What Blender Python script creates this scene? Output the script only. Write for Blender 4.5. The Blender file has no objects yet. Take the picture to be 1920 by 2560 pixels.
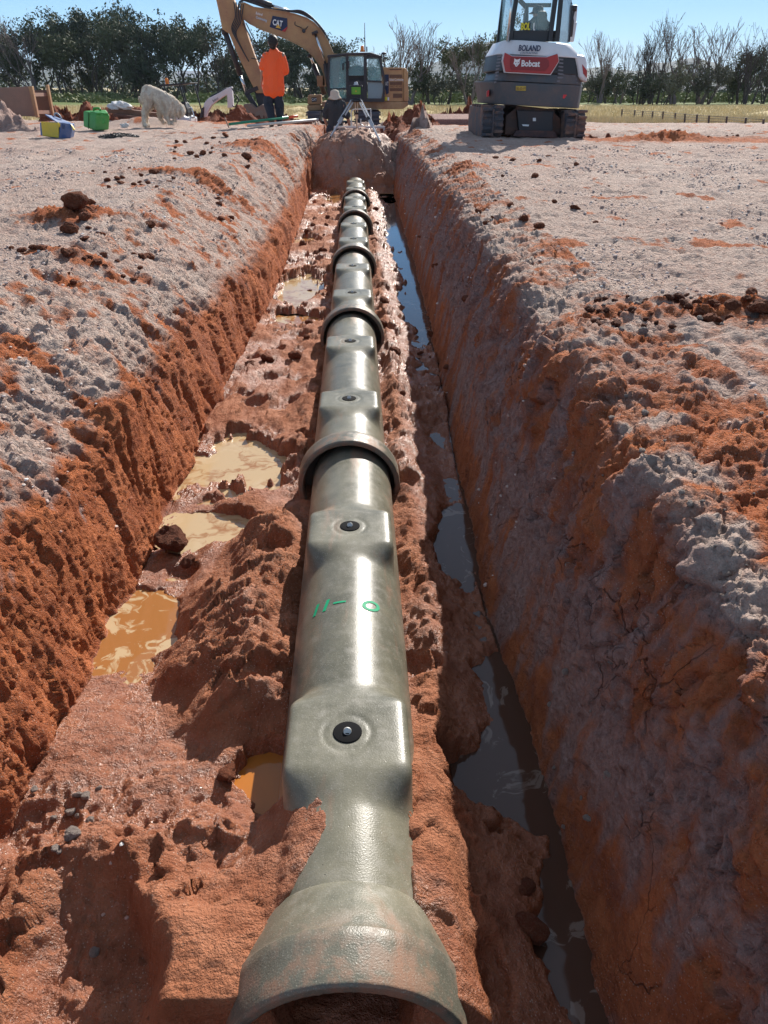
import bpy, bmesh, math, random
import numpy as np
from mathutils import Vector, Matrix
R = math.radians
random.seed(7)
sc = bpy.context.scene
col = sc.collection

# ------------------------------------------------------------------ camera maths (photo pixel -> ray)
FPX, PITCH, YAW, CZ = 1923.0, R(28.9), R(1.88), 0.8
def ray(px, py):
    cx = (px - 960) / FPX; cy = (1280 - py) / FPX
    fy = math.cos(PITCH) + cy * math.sin(PITCH); fz = -math.sin(PITCH) + cy * math.cos(PITCH)
    return (cx * math.cos(YAW) + fy * math.sin(YAW), -cx * math.sin(YAW) + fy * math.cos(YAW), fz)
def atz(px, py, z):
    r = ray(px, py); t = (z - CZ) / r[2]; return Vector((r[0] * t, r[1] * t, z))
def aty(px, py, Y):
    r = ray(px, py); t = Y / r[1]; return Vector((r[0] * t, Y, CZ + r[2] * t))
DS = 1920 / 1659.0

# ------------------------------------------------------------------ scene helpers
def tag(o, label=None, cat=None, group=None, kind=None):
    if label: o['label'] = label
    if cat: o['category'] = cat
    if group: o['group'] = group
    if kind: o['kind'] = kind
    return o
def empty(name, loc=(0, 0, 0), rot=(0, 0, 0)):
    o = bpy.data.objects.new(name, None); col.objects.link(o)
    o.location = loc; o.rotation_euler = rot; o.empty_display_size = .2
    return o
def kids(o): return [c for c in bpy.data.objects if c.parent == o]
def copy_tree(o, parent=None):
    ch = kids(o)
    c = o.copy(); col.objects.link(c)
    if parent: c.parent = parent
    for k in ch: copy_tree(k, c)
    return c
def np_mesh(name, verts, faces, smooth=True):
    """faces: (n,4) or (n,3) int array"""
    me = bpy.data.meshes.new(name)
    verts = np.asarray(verts, dtype=np.float32); faces = np.asarray(faces, dtype=np.int32)
    n, k = faces.shape
    me.vertices.add(len(verts)); me.vertices.foreach_set('co', verts.ravel())
    me.loops.add(n * k); me.loops.foreach_set('vertex_index', faces.ravel())
    me.polygons.add(n)
    me.polygons.foreach_set('loop_start', np.arange(0, n * k, k, dtype=np.int32))
    try: me.polygons.foreach_set('loop_total', np.full(n, k, dtype=np.int32))
    except Exception: pass
    me.polygons.foreach_set('use_smooth', np.full(n, smooth, dtype=bool))
    me.update(calc_edges=True)
    return me
def link(name, me, mat, parent=None):
    o = bpy.data.objects.new(name, me); col.objects.link(o)
    if mat is not None:
        me.materials.clear()
        me.materials.append(mat)
    if parent: o.parent = parent
    return o

class MB:
    """collects shapes, then becomes ONE mesh object"""
    def __init__(s): s.v = []; s.f = []; s.sm = []
    def add(s, vs, fs, smooth=False):
        b = len(s.v); s.v += [tuple(v) for v in vs]
        s.f += [tuple(b + i for i in f) for f in fs]; s.sm += [smooth] * len(fs); return s
    def box(s, x0, x1, y0, y1, z0, z1, M=None):
        vs = [Vector((x, y, z)) for z in (z0, z1) for y in (y0, y1) for x in (x0, x1)]
        if M is not None: vs = [M @ v for v in vs]
        return s.add(vs, [(0, 2, 3, 1), (4, 5, 7, 6), (0, 1, 5, 4), (2, 6, 7, 3), (0, 4, 6, 2), (1, 3, 7, 5)])
    def prism(s, pts, a, b, axis='y'):
        """2D outline pts extruded along an axis from a to b; pts are (x,z) for y, (y,z) for x, (x,y) for z"""
        n = len(pts)
        def mk(p, t): return {'y': (p[0], t, p[1]), 'x': (t, p[0], p[1]), 'z': (p[0], p[1], t)}[axis]
        vs = [mk(p, a) for p in pts] + [mk(p, b) for p in pts]
        area = sum(pts[i][0] * pts[(i + 1) % n][1] - pts[(i + 1) % n][0] * pts[i][1] for i in range(n))
        fs = [tuple(range(n)), tuple(range(2 * n - 1, n - 1, -1))] + [(i, n + i, n + (i + 1) % n, (i + 1) % n) for i in range(n)]
        return s.add(vs, fs)
    def tube(s, pts, r, n=10, caps=True):
        pts = [Vector(p) for p in pts]
        if not hasattr(r, '__len__'): r = [r] * len(pts)
        vs = []; prev = None
        for i, p in enumerate(pts):
            d = (pts[min(i + 1, len(pts) - 1)] - pts[max(i - 1, 0)]).normalized()
            if prev is None:
                u = d.cross(Vector((0, 0, 1)) if abs(d.z) < .9 else Vector((0, 1, 0))).normalized()
            else:
                u = (prev - d * prev.dot(d)).normalized()
            prev = u; w = d.cross(u)
            for k in range(n):
                a = 2 * math.pi * k / n
                vs.append(p + (u * math.cos(a) + w * math.sin(a)) * r[i])
        fs = [(i * n + k, i * n + (k + 1) % n, (i + 1) * n + (k + 1) % n, (i + 1) * n + k) for i in range(len(pts) - 1) for k in range(n)]
        s.add(vs, fs, True)
        if caps:
            b = len(s.v) - len(vs)
            s.f += [tuple(b + k for k in range(n - 1, -1, -1)), tuple(b + (len(pts) - 1) * n + k for k in range(n))]; s.sm += [False, False]
        return s
    def bar(s, a, b, w, h):
        """rectangular bar from a to b"""
        a, b = Vector(a), Vector(b); d = (b - a).normalized()
        u = d.cross(Vector((0, 0, 1)) if abs(d.z) < .95 else Vector((0, 1, 0))).normalized(); v = d.cross(u)
        vs = [p + u * (sx * w / 2) + v * (sz * h / 2) for p in (a, b) for sx, sz in ((-1, -1), (1, -1), (1, 1), (-1, 1))]
        return s.add(vs, [(3, 2, 1, 0), (4, 5, 6, 7)] + [(i, (i + 1) % 4, 4 + (i + 1) % 4, 4 + i) for i in range(4)])
    def lathe(s, prof, c=(0, 0, 0), axis='z', n=24, smooth=True):
        """prof list of (r,h)"""
        vs = []
        for r, h in prof:
            for k in range(n):
                a = 2 * math.pi * k / n; x, y = r * math.cos(a), r * math.sin(a)
                p = {'z': (x, y, h), 'x': (h, x, y), 'y': (y, h, x)}[axis]
                vs.append((p[0] + c[0], p[1] + c[1], p[2] + c[2]))
        m = len(prof)
        fs = [(i * n + k, i * n + (k + 1) % n, (i + 1) * n + (k + 1) % n, (i + 1) * n + k) for i in range(m - 1) for k in range(n)]
        s.add(vs, fs, smooth)
        b = len(s.v) - len(vs)
        s.f += [tuple(b + k for k in range(n - 1, -1, -1)), tuple(b + (m - 1) * n + k for k in range(n))]; s.sm += [False, False]
        return s
    def ball(s, c, r, n=14, m=9):
        if not hasattr(r, '__len__'): r = (r, r, r)
        prof = [(math.sin(math.pi * (i + .02) / (m + .04)), -math.cos(math.pi * (i + .02) / (m + .04))) for i in range(m + 1)]
        b = len(s.v); s.lathe(prof, (0, 0, 0), 'z', n)
        for i in range(b, len(s.v)):
            v = s.v[i]; s.v[i] = (c[0] + v[0] * r[0], c[1] + v[1] * r[1], c[2] + v[2] * r[2])
        return s
    def build(s, name, mat, parent=None, bevel=0, seg=2, shift=None):
        me = bpy.data.meshes.new(name)
        vs = s.v if shift is None else [(v[0] - shift[0], v[1] - shift[1], v[2] - shift[2]) for v in s.v]
        me.from_pydata(vs, [], s.f); me.polygons.foreach_set('use_smooth', s.sm); me.update()
        bm = bmesh.new(); bm.from_mesh(me); bmesh.ops.recalc_face_normals(bm, faces=bm.faces); bm.to_mesh(me); bm.free()
        o = link(name, me, mat, parent)
        if bevel:
            m = o.modifiers.new('b', 'BEVEL'); m.width = bevel; m.segments = seg; m.limit_method = 'ANGLE'; m.angle_limit = R(35)
            m.harden_normals = False
        return o

def text_mesh(txt, size, depth=.002, bold=0.0, align='CENTER', shear=0, xs=1.0):
    cu = bpy.data.curves.new('t', 'FONT'); cu.body = txt; cu.size = size; cu.extrude = depth; cu.offset = bold
    cu.align_x = align; cu.align_y = 'CENTER'; cu.shear = shear; cu.resolution_u = 3
    o = bpy.data.objects.new('t', cu); col.objects.link(o)
    bpy.context.view_layer.update()
    me = bpy.data.meshes.new_from_object(o.evaluated_get(bpy.context.evaluated_depsgraph_get()))
    bpy.data.objects.remove(o); bpy.data.curves.remove(cu)
    if xs != 1.0:
        for v in me.vertices: v.co.x *= xs
    return me
def put_text(name, txt, size, mat, loc, parent=None, rot=(R(90), 0, 0), **k):
    me = text_mesh(txt, size, **k); o = link(name, me, mat, parent)
    o.location = loc; o.rotation_euler = rot
    return o

# ------------------------------------------------------------------ numpy noise
_rng = np.random.RandomState(11)
_perm = _rng.permutation(4096).astype(np.int64)
_ang = _rng.rand(4096) * 2 * np.pi
_gx, _gy = np.cos(_ang), np.sin(_ang)
def pn(x, y, seed=0):
    x = np.asarray(x, dtype=np.float64) + seed * 37.17; y = np.asarray(y, dtype=np.float64) + seed * 91.73
    xi = np.floor(x).astype(np.int64); yi = np.floor(y).astype(np.int64)
    xf = x - xi; yf = y - yi
    u = xf * xf * xf * (xf * (xf * 6 - 15) + 10); v = yf * yf * yf * (yf * (yf * 6 - 15) + 10)
    def g(ix, iy, dx, dy):
        h = _perm[(_perm[ix & 4095] + iy) & 4095]
        return _gx[h] * dx + _gy[h] * dy
    a = g(xi, yi, xf, yf); b = g(xi + 1, yi, xf - 1, yf); c = g(xi, yi + 1, xf, yf - 1); d = g(xi + 1, yi + 1, xf - 1, yf - 1)
    return 1.5 * ((a * (1 - u) + b * u) * (1 - v) + (c * (1 - u) + d * u) * v)
def fbm(x, y, o=4, seed=0, gain=.5, lac=2.1):
    s = 0; a = 1
    for i in range(o):
        s = s + a * pn(x, y, seed + i * 3); x = x * lac; y = y * lac; a *= gain
    return s
def ridge(x, y, o=3, seed=0, gain=.5):
    s = 0; a = 1
    for i in range(o):
        s = s + a * (1 - 2 * np.abs(pn(x, y, seed + i * 5))); x = x * 2.1; y = y * 2.1; a *= gain
    return s
def worley(x, y, seed=0):
    """distance to the nearest jittered cell point, and a random value of that cell"""
    x = np.asarray(x, dtype=np.float64); y = np.asarray(y, dtype=np.float64)
    xi = np.floor(x).astype(np.int64); yi = np.floor(y).astype(np.int64)
    best = np.full(x.shape, 9.0); val = np.zeros(x.shape)
    for i in (-1, 0, 1):
        for j in (-1, 0, 1):
            h = _perm[(_perm[(xi + i + seed * 131) & 4095] + yi + j) & 4095]
            jx = (h % 64) / 64.0; jy = ((h // 64) % 64) / 64.0
            d = (xi + i + jx - x) ** 2 + (yi + j + jy - y) ** 2
            m = d < best; best = np.where(m, d, best); val = np.where(m, (h * 7 % 4096) / 4096.0, val)
    return np.sqrt(best), val
def facet(x, y, seed=0, tilt=1.0, flat=.6):
    """broken clods: every cell is a tilted little plate"""
    x = np.asarray(x, dtype=np.float64); y = np.asarray(y, dtype=np.float64)
    wx = pn(x * 1.7, y * 1.7, seed + 1) * .35; wy = pn(x * 1.7, y * 1.7, seed + 2) * .35
    x = x + wx; y = y + wy
    xi = np.floor(x).astype(np.int64); yi = np.floor(y).astype(np.int64)
    best = np.full(x.shape, 9.0); H = np.zeros(x.shape, dtype=np.int64); ox = np.zeros(x.shape); oy = np.zeros(x.shape)
    for i in (-1, 0, 1):
        for j in (-1, 0, 1):
            h = _perm[(_perm[(xi + i + seed * 131) & 4095] + yi + j) & 4095]
            dx = x - (xi + i + (h % 64) / 64.0); dy = y - (yi + j + ((h // 64) % 64) / 64.0)
            d = dx * dx + dy * dy; m = d < best
            best = np.where(m, d, best); H = np.where(m, h, H); ox = np.where(m, dx, ox); oy = np.where(m, dy, oy)
    v = (H * 7 % 4096) / 4096.0
    return flat * (v - .5) + tilt * .6 * (ox * _gx[H] + oy * _gy[H]) - .25 * best
def ss(a, b, x):
    t = np.clip((x - a) / (b - a), 0, 1); return t * t * (3 - 2 * t)
def gau(x, c, w): return np.exp(-((x - c) / w) ** 2)

# ------------------------------------------------------------------ materials
def mat(name, base=(.5, .5, .5), rough=.6, metal=0, spec=.5, **k):
    m = bpy.data.materials.new(name); m.use_nodes = True
    b = m.node_tree.nodes['Principled BSDF']
    b.inputs['Base Color'].default_value = (*base, 1); b.inputs['Roughness'].default_value = rough
    b.inputs['Metallic'].default_value = metal; b.inputs['Specular IOR Level'].default_value = spec
    for kk, v in k.items(): b.inputs[kk.replace('_', ' ')].default_value = v
    return m
class NT:
    def __init__(s, m): s.t = m.node_tree; s.b = s.t.nodes['Principled BSDF']; s.out = s.t.nodes['Material Output']
    def n(s, typ, **k):
        nd = s.t.nodes.new(typ)
        for kk, v in k.items():
            if kk == 'ins':
                for a, b in v.items(): s.set(nd, a, b)
            else: setattr(nd, kk, v)
        return nd
    def set(s, nd, a, b):
        i = nd.inputs[a]
        if isinstance(b, bpy.types.NodeSocket): s.t.links.new(b, i)
        elif isinstance(b, bpy.types.Node): s.t.links.new(b.outputs[0], i)
        else: i.default_value = b
    def math(s, op, a, b=0.0, c=0.0, clamp=False): return s.n('ShaderNodeMath', operation=op, use_clamp=clamp, ins={0: a, 1: b, 2: c}).outputs[0]
    def mix(s, f, a, b, typ='MIX'):
        nd = s.n('ShaderNodeMix', data_type='RGBA', blend_type=typ)
        s.set(nd, 0, f); s.set(nd, 6, a if not isinstance(a, tuple) else (*a, 1)); s.set(nd, 7, b if not isinstance(b, tuple) else (*b, 1))
        return nd.outputs[2]
    def noise(s, vec, scale, detail=4, rough=.55, dist=0): return s.n('ShaderNodeTexNoise', ins={'Vector': vec, 'Scale': scale, 'Detail': detail, 'Roughness': rough, 'Distortion': dist}).outputs[0]
    def vor(s, vec, scale, out=0, feature='F1'): return s.n('ShaderNodeTexVoronoi', feature=feature, ins={'Vector': vec, 'Scale': scale}).outputs[out]
    def ramp(s, f, stops):
        nd = s.n('ShaderNodeValToRGB', ins={0: f}); e = nd.color_ramp.elements
        while len(e) < len(stops): e.new(.5)
        for i, (p, c) in enumerate(stops):
            e[i].position = p; e[i].color = (*c, 1) if isinstance(c, tuple) else (c, c, c, 1)
        return nd.outputs[0]
    def mr(s, v, a, b, c=0., d=1.): return s.n('ShaderNodeMapRange', ins={0: v, 1: a, 2: b, 3: c, 4: d}).outputs[0]
    def obj(s): return s.n('ShaderNodeTexCoord').outputs['Object']
    def scale(s, v, sc_): return s.n('ShaderNodeMapping', ins={'Vector': v, 'Scale': sc_}).outputs[0]
    def bump(s, h, strength=.5, dist=.01, normal=None):
        nd = s.n('ShaderNodeBump', ins={'Strength': strength, 'Distance': dist, 'Height': h})
        if normal is not None: s.set(nd, 'Normal', normal)
        return nd.outputs[0]

def dirty(name, base, rough=.5, dirt=(.32, .16, .1), amount=.35, scale=3., metal=0, bump=.0):
    """painted or plain surface with uneven dust and grime"""
    m = mat(name, base, rough, metal); t = NT(m); o = t.obj()
    n = t.noise(o, scale, 6, .65); n2 = t.noise(o, scale * 9, 3)
    f = t.math('MULTIPLY', t.mr(n, .42, .72), amount)
    f = t.math('ADD', f, t.math('MULTIPLY', t.mr(n2, .55, .75), amount * .35), clamp=True)
    c = t.mix(f, base, dirt); t.set(t.b, 'Base Color', c)
    t.set(t.b, 'Roughness', t.math('ADD', t.math('MULTIPLY', f, .5), rough, clamp=True))
    if bump: t.set(t.b, 'Normal', t.bump(n2, bump, .005))
    return m
# ------------------------------------------------------------------ the dug ground: one swept sheet
KY = [-1.5, .6, 1.5, 2.5, 4.5, 7, 10, 14, 16.6, 18, 21, 24, 33]
def K(*a): return np.array(a, dtype=float)
P = {  # control points (x list, z list) along KY
 'SL': (K(-1.8, -1.75, -1.75, -1.65, -1.65, -1.75, -1.65, -1.25, -1.05, -1.1, -1.2, -1.2, -1.2), K(0, 0, 0, 0, 0, .0, .01, .05, .1, .05, 0, -.05, -.3)),
 'ML': (K(-1.35, -1.32, -1.3, -1.26, -1.2, -1.22, -1.2, -1.0, -.96, -1.0, -1.0, -1.0, -1.0), K(-.2, -.2, -.2, -.18, -.2, -.3, -.35, -.2, -.05, -.2, -.2, -.1, -.3)),
 'CL': (K(-1.04, -1.04, -1.03, -1.0, -.96, -.85, -.86, -.87, -.92, -.92, -.92, -.9, -.9), K(-.45, -.45, -.43, -.4, -.48, -.6, -.72, -.5, -.3, -.4, -.4, -.2, -.3)),
 'BL': (K(-.98, -.97, -.94, -.9, -.87, -.78, -.79, -.82, -.85, -.85, -.85, -.85, -.85), K(*[-.95] * 13)),
 'BR': (K(.52, .51, .5, .46, .53, .6, .63, .66, .7, .7, .7, .7, .7), K(*[-.96] * 13)),
 'WR': (K(.585, .58, .565, .56, .63, .7, .73, .76, .78, .78, .78, .78, .78), K(-.55, -.55, -.52, -.5, -.5, -.5, -.5, -.5, -.4, -.5, -.5, -.5, -.4)),
 'CR': (K(.69, .68, .68, .71, .78, .86, .9, .95, .86, .9, .95, 1., 1.), K(-.02, -.02, -.01, -.0, -.02, -.06, -.1, -.08, -.08, -.1, -.1, -.1, -.3)),
 'SR': (K(1.05, 1.0, 1.05, 1.15, 1.15, 1.2, 1.22, 1.3, 1.12, 1.2, 1.3, 1.3, 1.3), K(.0, .02, .02, .02, .02, .03, .03, .06, .12, .05, 0, -.05, -.3)),
}
def gz(x, y):
    """height of the undug site and field"""
    z = -.30 * ss(18, 32, y) - .2 * ss(32, 95, y)
    z = z + .20 * gau(y, 20.4, .5) * ss(-3.0, -4.2, x) * (.7 + .5 * pn(x * .9, y, 3))
    z = z + .10 * gau(y, 21.8, .8) * ss(-2.2, -3, x)
    z = z - .65 * ss(24.5, 26.5, y) * ss(36, 33.5, y) * ss(-6.5, -5, x) * ss(5.5, 3.5, x)
    return z
MUD = dict(A=(-.62, 2.93), )
def ell(x, y, cx, cy, rx, ry, seed=1):
    d = np.sqrt(((x - cx) / rx) ** 2 + ((y - cy) / ry) ** 2) + .42 * fbm(x * 5 + cx, y * 5 + cy, 4, seed, .6)
    return 1 - ss(.8, 1.08, d)
PUDDLES = []          # name, display-pixel box, water look
for nm, bx, kind, lab in [
    ('a', (405, 948, 640, 1078), 'cream', 'cream swirled ochre puddle against the left trench wall, beside the second pipe collar'),
    ('b', (360, 1108, 545, 1185), 'cream', 'small cream swirled puddle just in front of the biggest cream puddle, behind a dark boulder'),
    ('c', (225, 1275, 395, 1450), 'ochre', 'ochre puddle with pale scum patches along the left wall, nearest the camera'),
    ('d', (598, 590, 712, 668), 'cream', 'wide shallow orange and lilac puddle left of the third pipe'),
    ('e', (590, 680, 700, 716), 'ochre', 'narrow muddy puddle left of the third pipe collar'),
    ('f', (628, 512, 690, 538), 'ochre', 'small orange puddle far down the left side of the trench'),
    ('g', (525, 1630, 665, 1785), 'orange', 'bright orange puddle touching the left flank of the nearest pipe'),
    ('h', (935, 1112, 1035, 1262), 'dark', 'dark shaded puddle by the right wall beside the nearest pipe'),
    ('i', (965, 1580, 1190, 1800), 'dark', 'large dark puddle in the shade below the right wall'),
    ('j', (868, 600, 945, 748), 'dark', 'sky blue reflecting puddle right of the third pipe'),
    ('k', (828, 440, 905, 590), 'dark', 'long blue glinting channel of water far down the right side'),
    ('l', (1165, 1880, 1340, 2230), 'dark', 'brown puddle at the foot of the right wall, bottom edge of the picture'),
    ('m', (810, 392, 850, 432), 'ochre', 'ochre puddle near the far end of the pipe line'),
    ('n', (700, 420, 745, 445), 'ochre', 'small ochre puddle left of the farthest pipe'),
]:
    p = [atz(bx[0] * DS, bx[3] * DS, -.925), atz(bx[2] * DS, bx[3] * DS, -.925), atz(bx[0] * DS, bx[1] * DS, -.925), atz(bx[2] * DS, bx[1] * DS, -.925)]
    PUDDLES.append((nm, (p[0].x + p[2].x) / 2, (p[1].x + p[3].x) / 2, p[0].y, p[2].y, kind, lab))

def floor_h(x, y):
    yy = y + .10 * pn(x * 3, y * 3, 60); xx = x + .03 * pn(x * 5, y * 4, 61)
    z = -.885 + .02 * fbm(x * 2.5, y * 1.5, 3, 1)
    z = z + .02 * gau(x, -.4, .25)
    fan = np.exp(-(((x + .55) / .3) ** 2 + ((y - 1.55) / .38) ** 2) ** 2)
    z = z - .035 * ss(.33, .42, x)
    z = z - .035 * ss(-.62, -.72, x) * ss(1.7, 2.0, y) * ss(4.2, 3.8, y)
    # torn clay banks beside the near pipe
    bank = gau(xx, -.36, .14) * ss(1.62, 1.85, yy) * (1 - ss(2.75, 3.0, yy))
    z = z - .05 * np.exp(-(((x + .3) / .12) ** 2 + ((y - 1.48) / .12) ** 2))
    bank2 = gau(xx, -.55, .10) * ss(1.9, 2.0, yy) * (1 - ss(2.35, 2.5, yy)) * .6
    bank3 = gau(xx, -.3, .09) * ss(3.3, 3.5, yy) * (1 - ss(4.6, 4.9, yy)) * .35
    bankr = gau(xx, .225, .075) * (.75 + .35 * pn(y * 2.2, x, 77)) * (1 - .4 * ss(5, 9, y))
    torn = bank + bank2 + bank3
    z = z + .115 * torn + .085 * bankr
    z = z + .10 * np.exp(-(((x + .42) / .16) ** 2 + ((y - 1.0) / .2) ** 2))
    # heap at bottom left
    z = z + .12 * np.exp(-(((xx + .5) / .22) ** 2 + ((yy - .93) / .17) ** 2) ** 1.4)
    z = z + .10 * np.exp(-(((xx + .72) / .14) ** 2 + ((yy - 1.16) / .16) ** 2))
    z = z + .13 * np.exp(-(((xx + .86) / .13) ** 2 + ((yy - .80) / .12) ** 2))
    # bell hole and trodden hollow under the camera
    pit = ss(.80, .74, yy) * ss(-.52, -.40, xx) * ss(.36, .28, xx)
    z = z - .34 * pit
    # lumpy clods along the pipe farther down
    far = ss(3.2, 4.4, y) * (1 - gau(x, -.05, .1))
    z = z + far * (.016 * ridge(x * 5, y * 2.2, 3, 5) + .035 * facet(x * 7, y * 4, 44))
    # dark boulders
    torn = np.clip(torn, 0, 1)
    dx, dy = x * .82 + y * .57, -x * .57 + y * .82
    z = z + torn * (.018 * ridge(dx * 5, dy * 12, 3, 9) + .055 * facet(dx * 7, dy * 15, 9) + .02 * facet(dx * 20, dy * 34, 10)) + np.clip(bankr, 0, 1) * (.045 * facet(x * 11, y * 9, 15) + .018 * facet(x * 27, y * 24, 16))
    lump = ss(-.1, .35, fbm(x * 1.7, y * 1.3, 2, 33)) * (1 - .85 * fan)
    hm = np.clip(np.exp(-(((x + .58) / .38) ** 2 + ((y - 1.1) / .42) ** 2) ** 2), 0, 1)
    z = z + hm * (.06 * facet(x * 7, y * 7.5, 21) + .022 * facet(x * 19, y * 21, 22))
    # footprints and holes with sharp rims
    d2, v2 = worley(x * 3.4 + .15 * pn(x * 9, y * 9, 2), y * 3.1, 8)
    hole = (v2 > .42) * ss(.26, .12, d2 + .08 * pn(x * 14, y * 14, 6)) * (1 - ss(.1, .16, -x + 0 * y) * 0)
    z = z - .045 * (1 - .5 * fan) * hole * (1 - gau(x, -.05, .16))
    z = z + (.003 + .010 * lump) * fbm(x * 9, y * 9, 4, 41, .6) + .016 * lump * facet(x * 15, y * 15, 42) + .006 * facet(x * 38, y * 38, 43) * (.3 + lump)
    for nm, x0, x1, y0, y1, kd, lb in PUDDLES:
        m = ell(x, y, (x0 + x1) / 2, (y0 + y1) / 2, (x1 - x0) / 2 * 1.05, (y1 - y0) / 2 * 1.05, ord(nm))
        z = z * (1 - m) + (-.95 + .008 * pn(x * 6, y * 6, 4)) * m
    # clay washed over the near pipe's left shoulder, banked up beside its collar
    pz = -.81 + np.sqrt(np.clip(.0324 - (x + .045) ** 2, .0002, 1))
    cov = np.maximum(pz + .003 + .010 * ss(-.10, -.20, x), -.70 - (.35 + .8 * ss(1.10, 1.30, y)) * np.clip(-.2 - x, 0, .25) - .9 * np.clip(-.40 - x, 0, 1)) + .05 * np.clip(y - 1.25, 0, 1) + .004 * fbm(x * 9, y * 9, 3, 47)
    xk = x + .50 * np.clip(1.16 - y, 0, 1) + .012 * pn(x * 5, y * 9, 3)
    mk = ss(1.35, .70, np.abs((xk + .37) / .31) ** 3 + np.abs((y + .03 * pn(x * 7, y * 5, 4) - 1.105 - .10 * (x + .2)) / .235) ** 3)
    lx = x + .28 + .80 * (y - .84) + .05 * fbm(x * 6, y * 6, 3, 31)
    cov = cov + ss(-.26, -.36, x) * (.050 * facet(x * 8, y * 7, 32) + .022 * facet(x * 20, y * 19, 33) + .03 * gau(lx, .03, .06))
    mk = mk * ss(-.09, .0, lx)
    z = np.where(mk > .01, np.maximum(z, z * (1 - mk) + cov * mk), z)
    lowl = ss(.03, -.05, lx) * ss(1.28, 1.12, y) * ss(-.80, -.70, x)
    z = z * (1 - .8 * lowl) + .8 * lowl * (-.945 + .02 * fbm(x * 4, y * 4, 3, 34) + .022 * facet(x * 16, y * 16, 35))
    rb = ss(.06, .10, x) * ss(.25, .17, x + .02 * pn(y * 6, x, 5)) * ss(.78, .83, y) * ss(1.9, 1.2, y); z = z * (1 - rb) + rb * np.maximum(z, -.700 + .015 * fbm(x * 9, y * 8, 3, 48) + .022 * facet(x * 11, y * 9, 49) - .25 * np.clip(x - .2, 0, 1))
    lb_ = ss(-.48, -.38, x) * ss(-.15, -.20, x) * ss(.79, .83, y) * ss(1.1, .98, y); z = z * (1 - lb_) + lb_ * np.maximum(z, -.69 + .018 * facet(x * 9, y * 9, 50))
    # slurry: soften the floor just left of the near pipe
    # gutter of standing water along the right wall
    gx_ = np.interp(y, KY, P['BR'][0]) - x
    gut = ss(.17, .10, gx_ + .10 * fbm(y * 1.3, y * 0, 3, 51)) * ss(5.0, 6.5, y)
    z = z - .035 * gut * ss(-.35, .1, pn(y * 1.1, x * 0 + 2, 52))
    return z

def mound_h(x, y):
    t = -.98 + 1.0 * ss(14.95, 16.75, y + .12 * pn(x * 2, y * 2, 5)) + .10 * gau(y, 16.95, .5)
    t = t - 1.0 * ss(17.9, 19.0, y) + 1.0 * ss(23, 24.5, y)
    return t - .30 * (np.abs(x + .0) / .8) ** 2 * ss(19.5, 17, y) - .01 + .05 * fbm(x * 1.5, y * 1.5, 3, 55)

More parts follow.
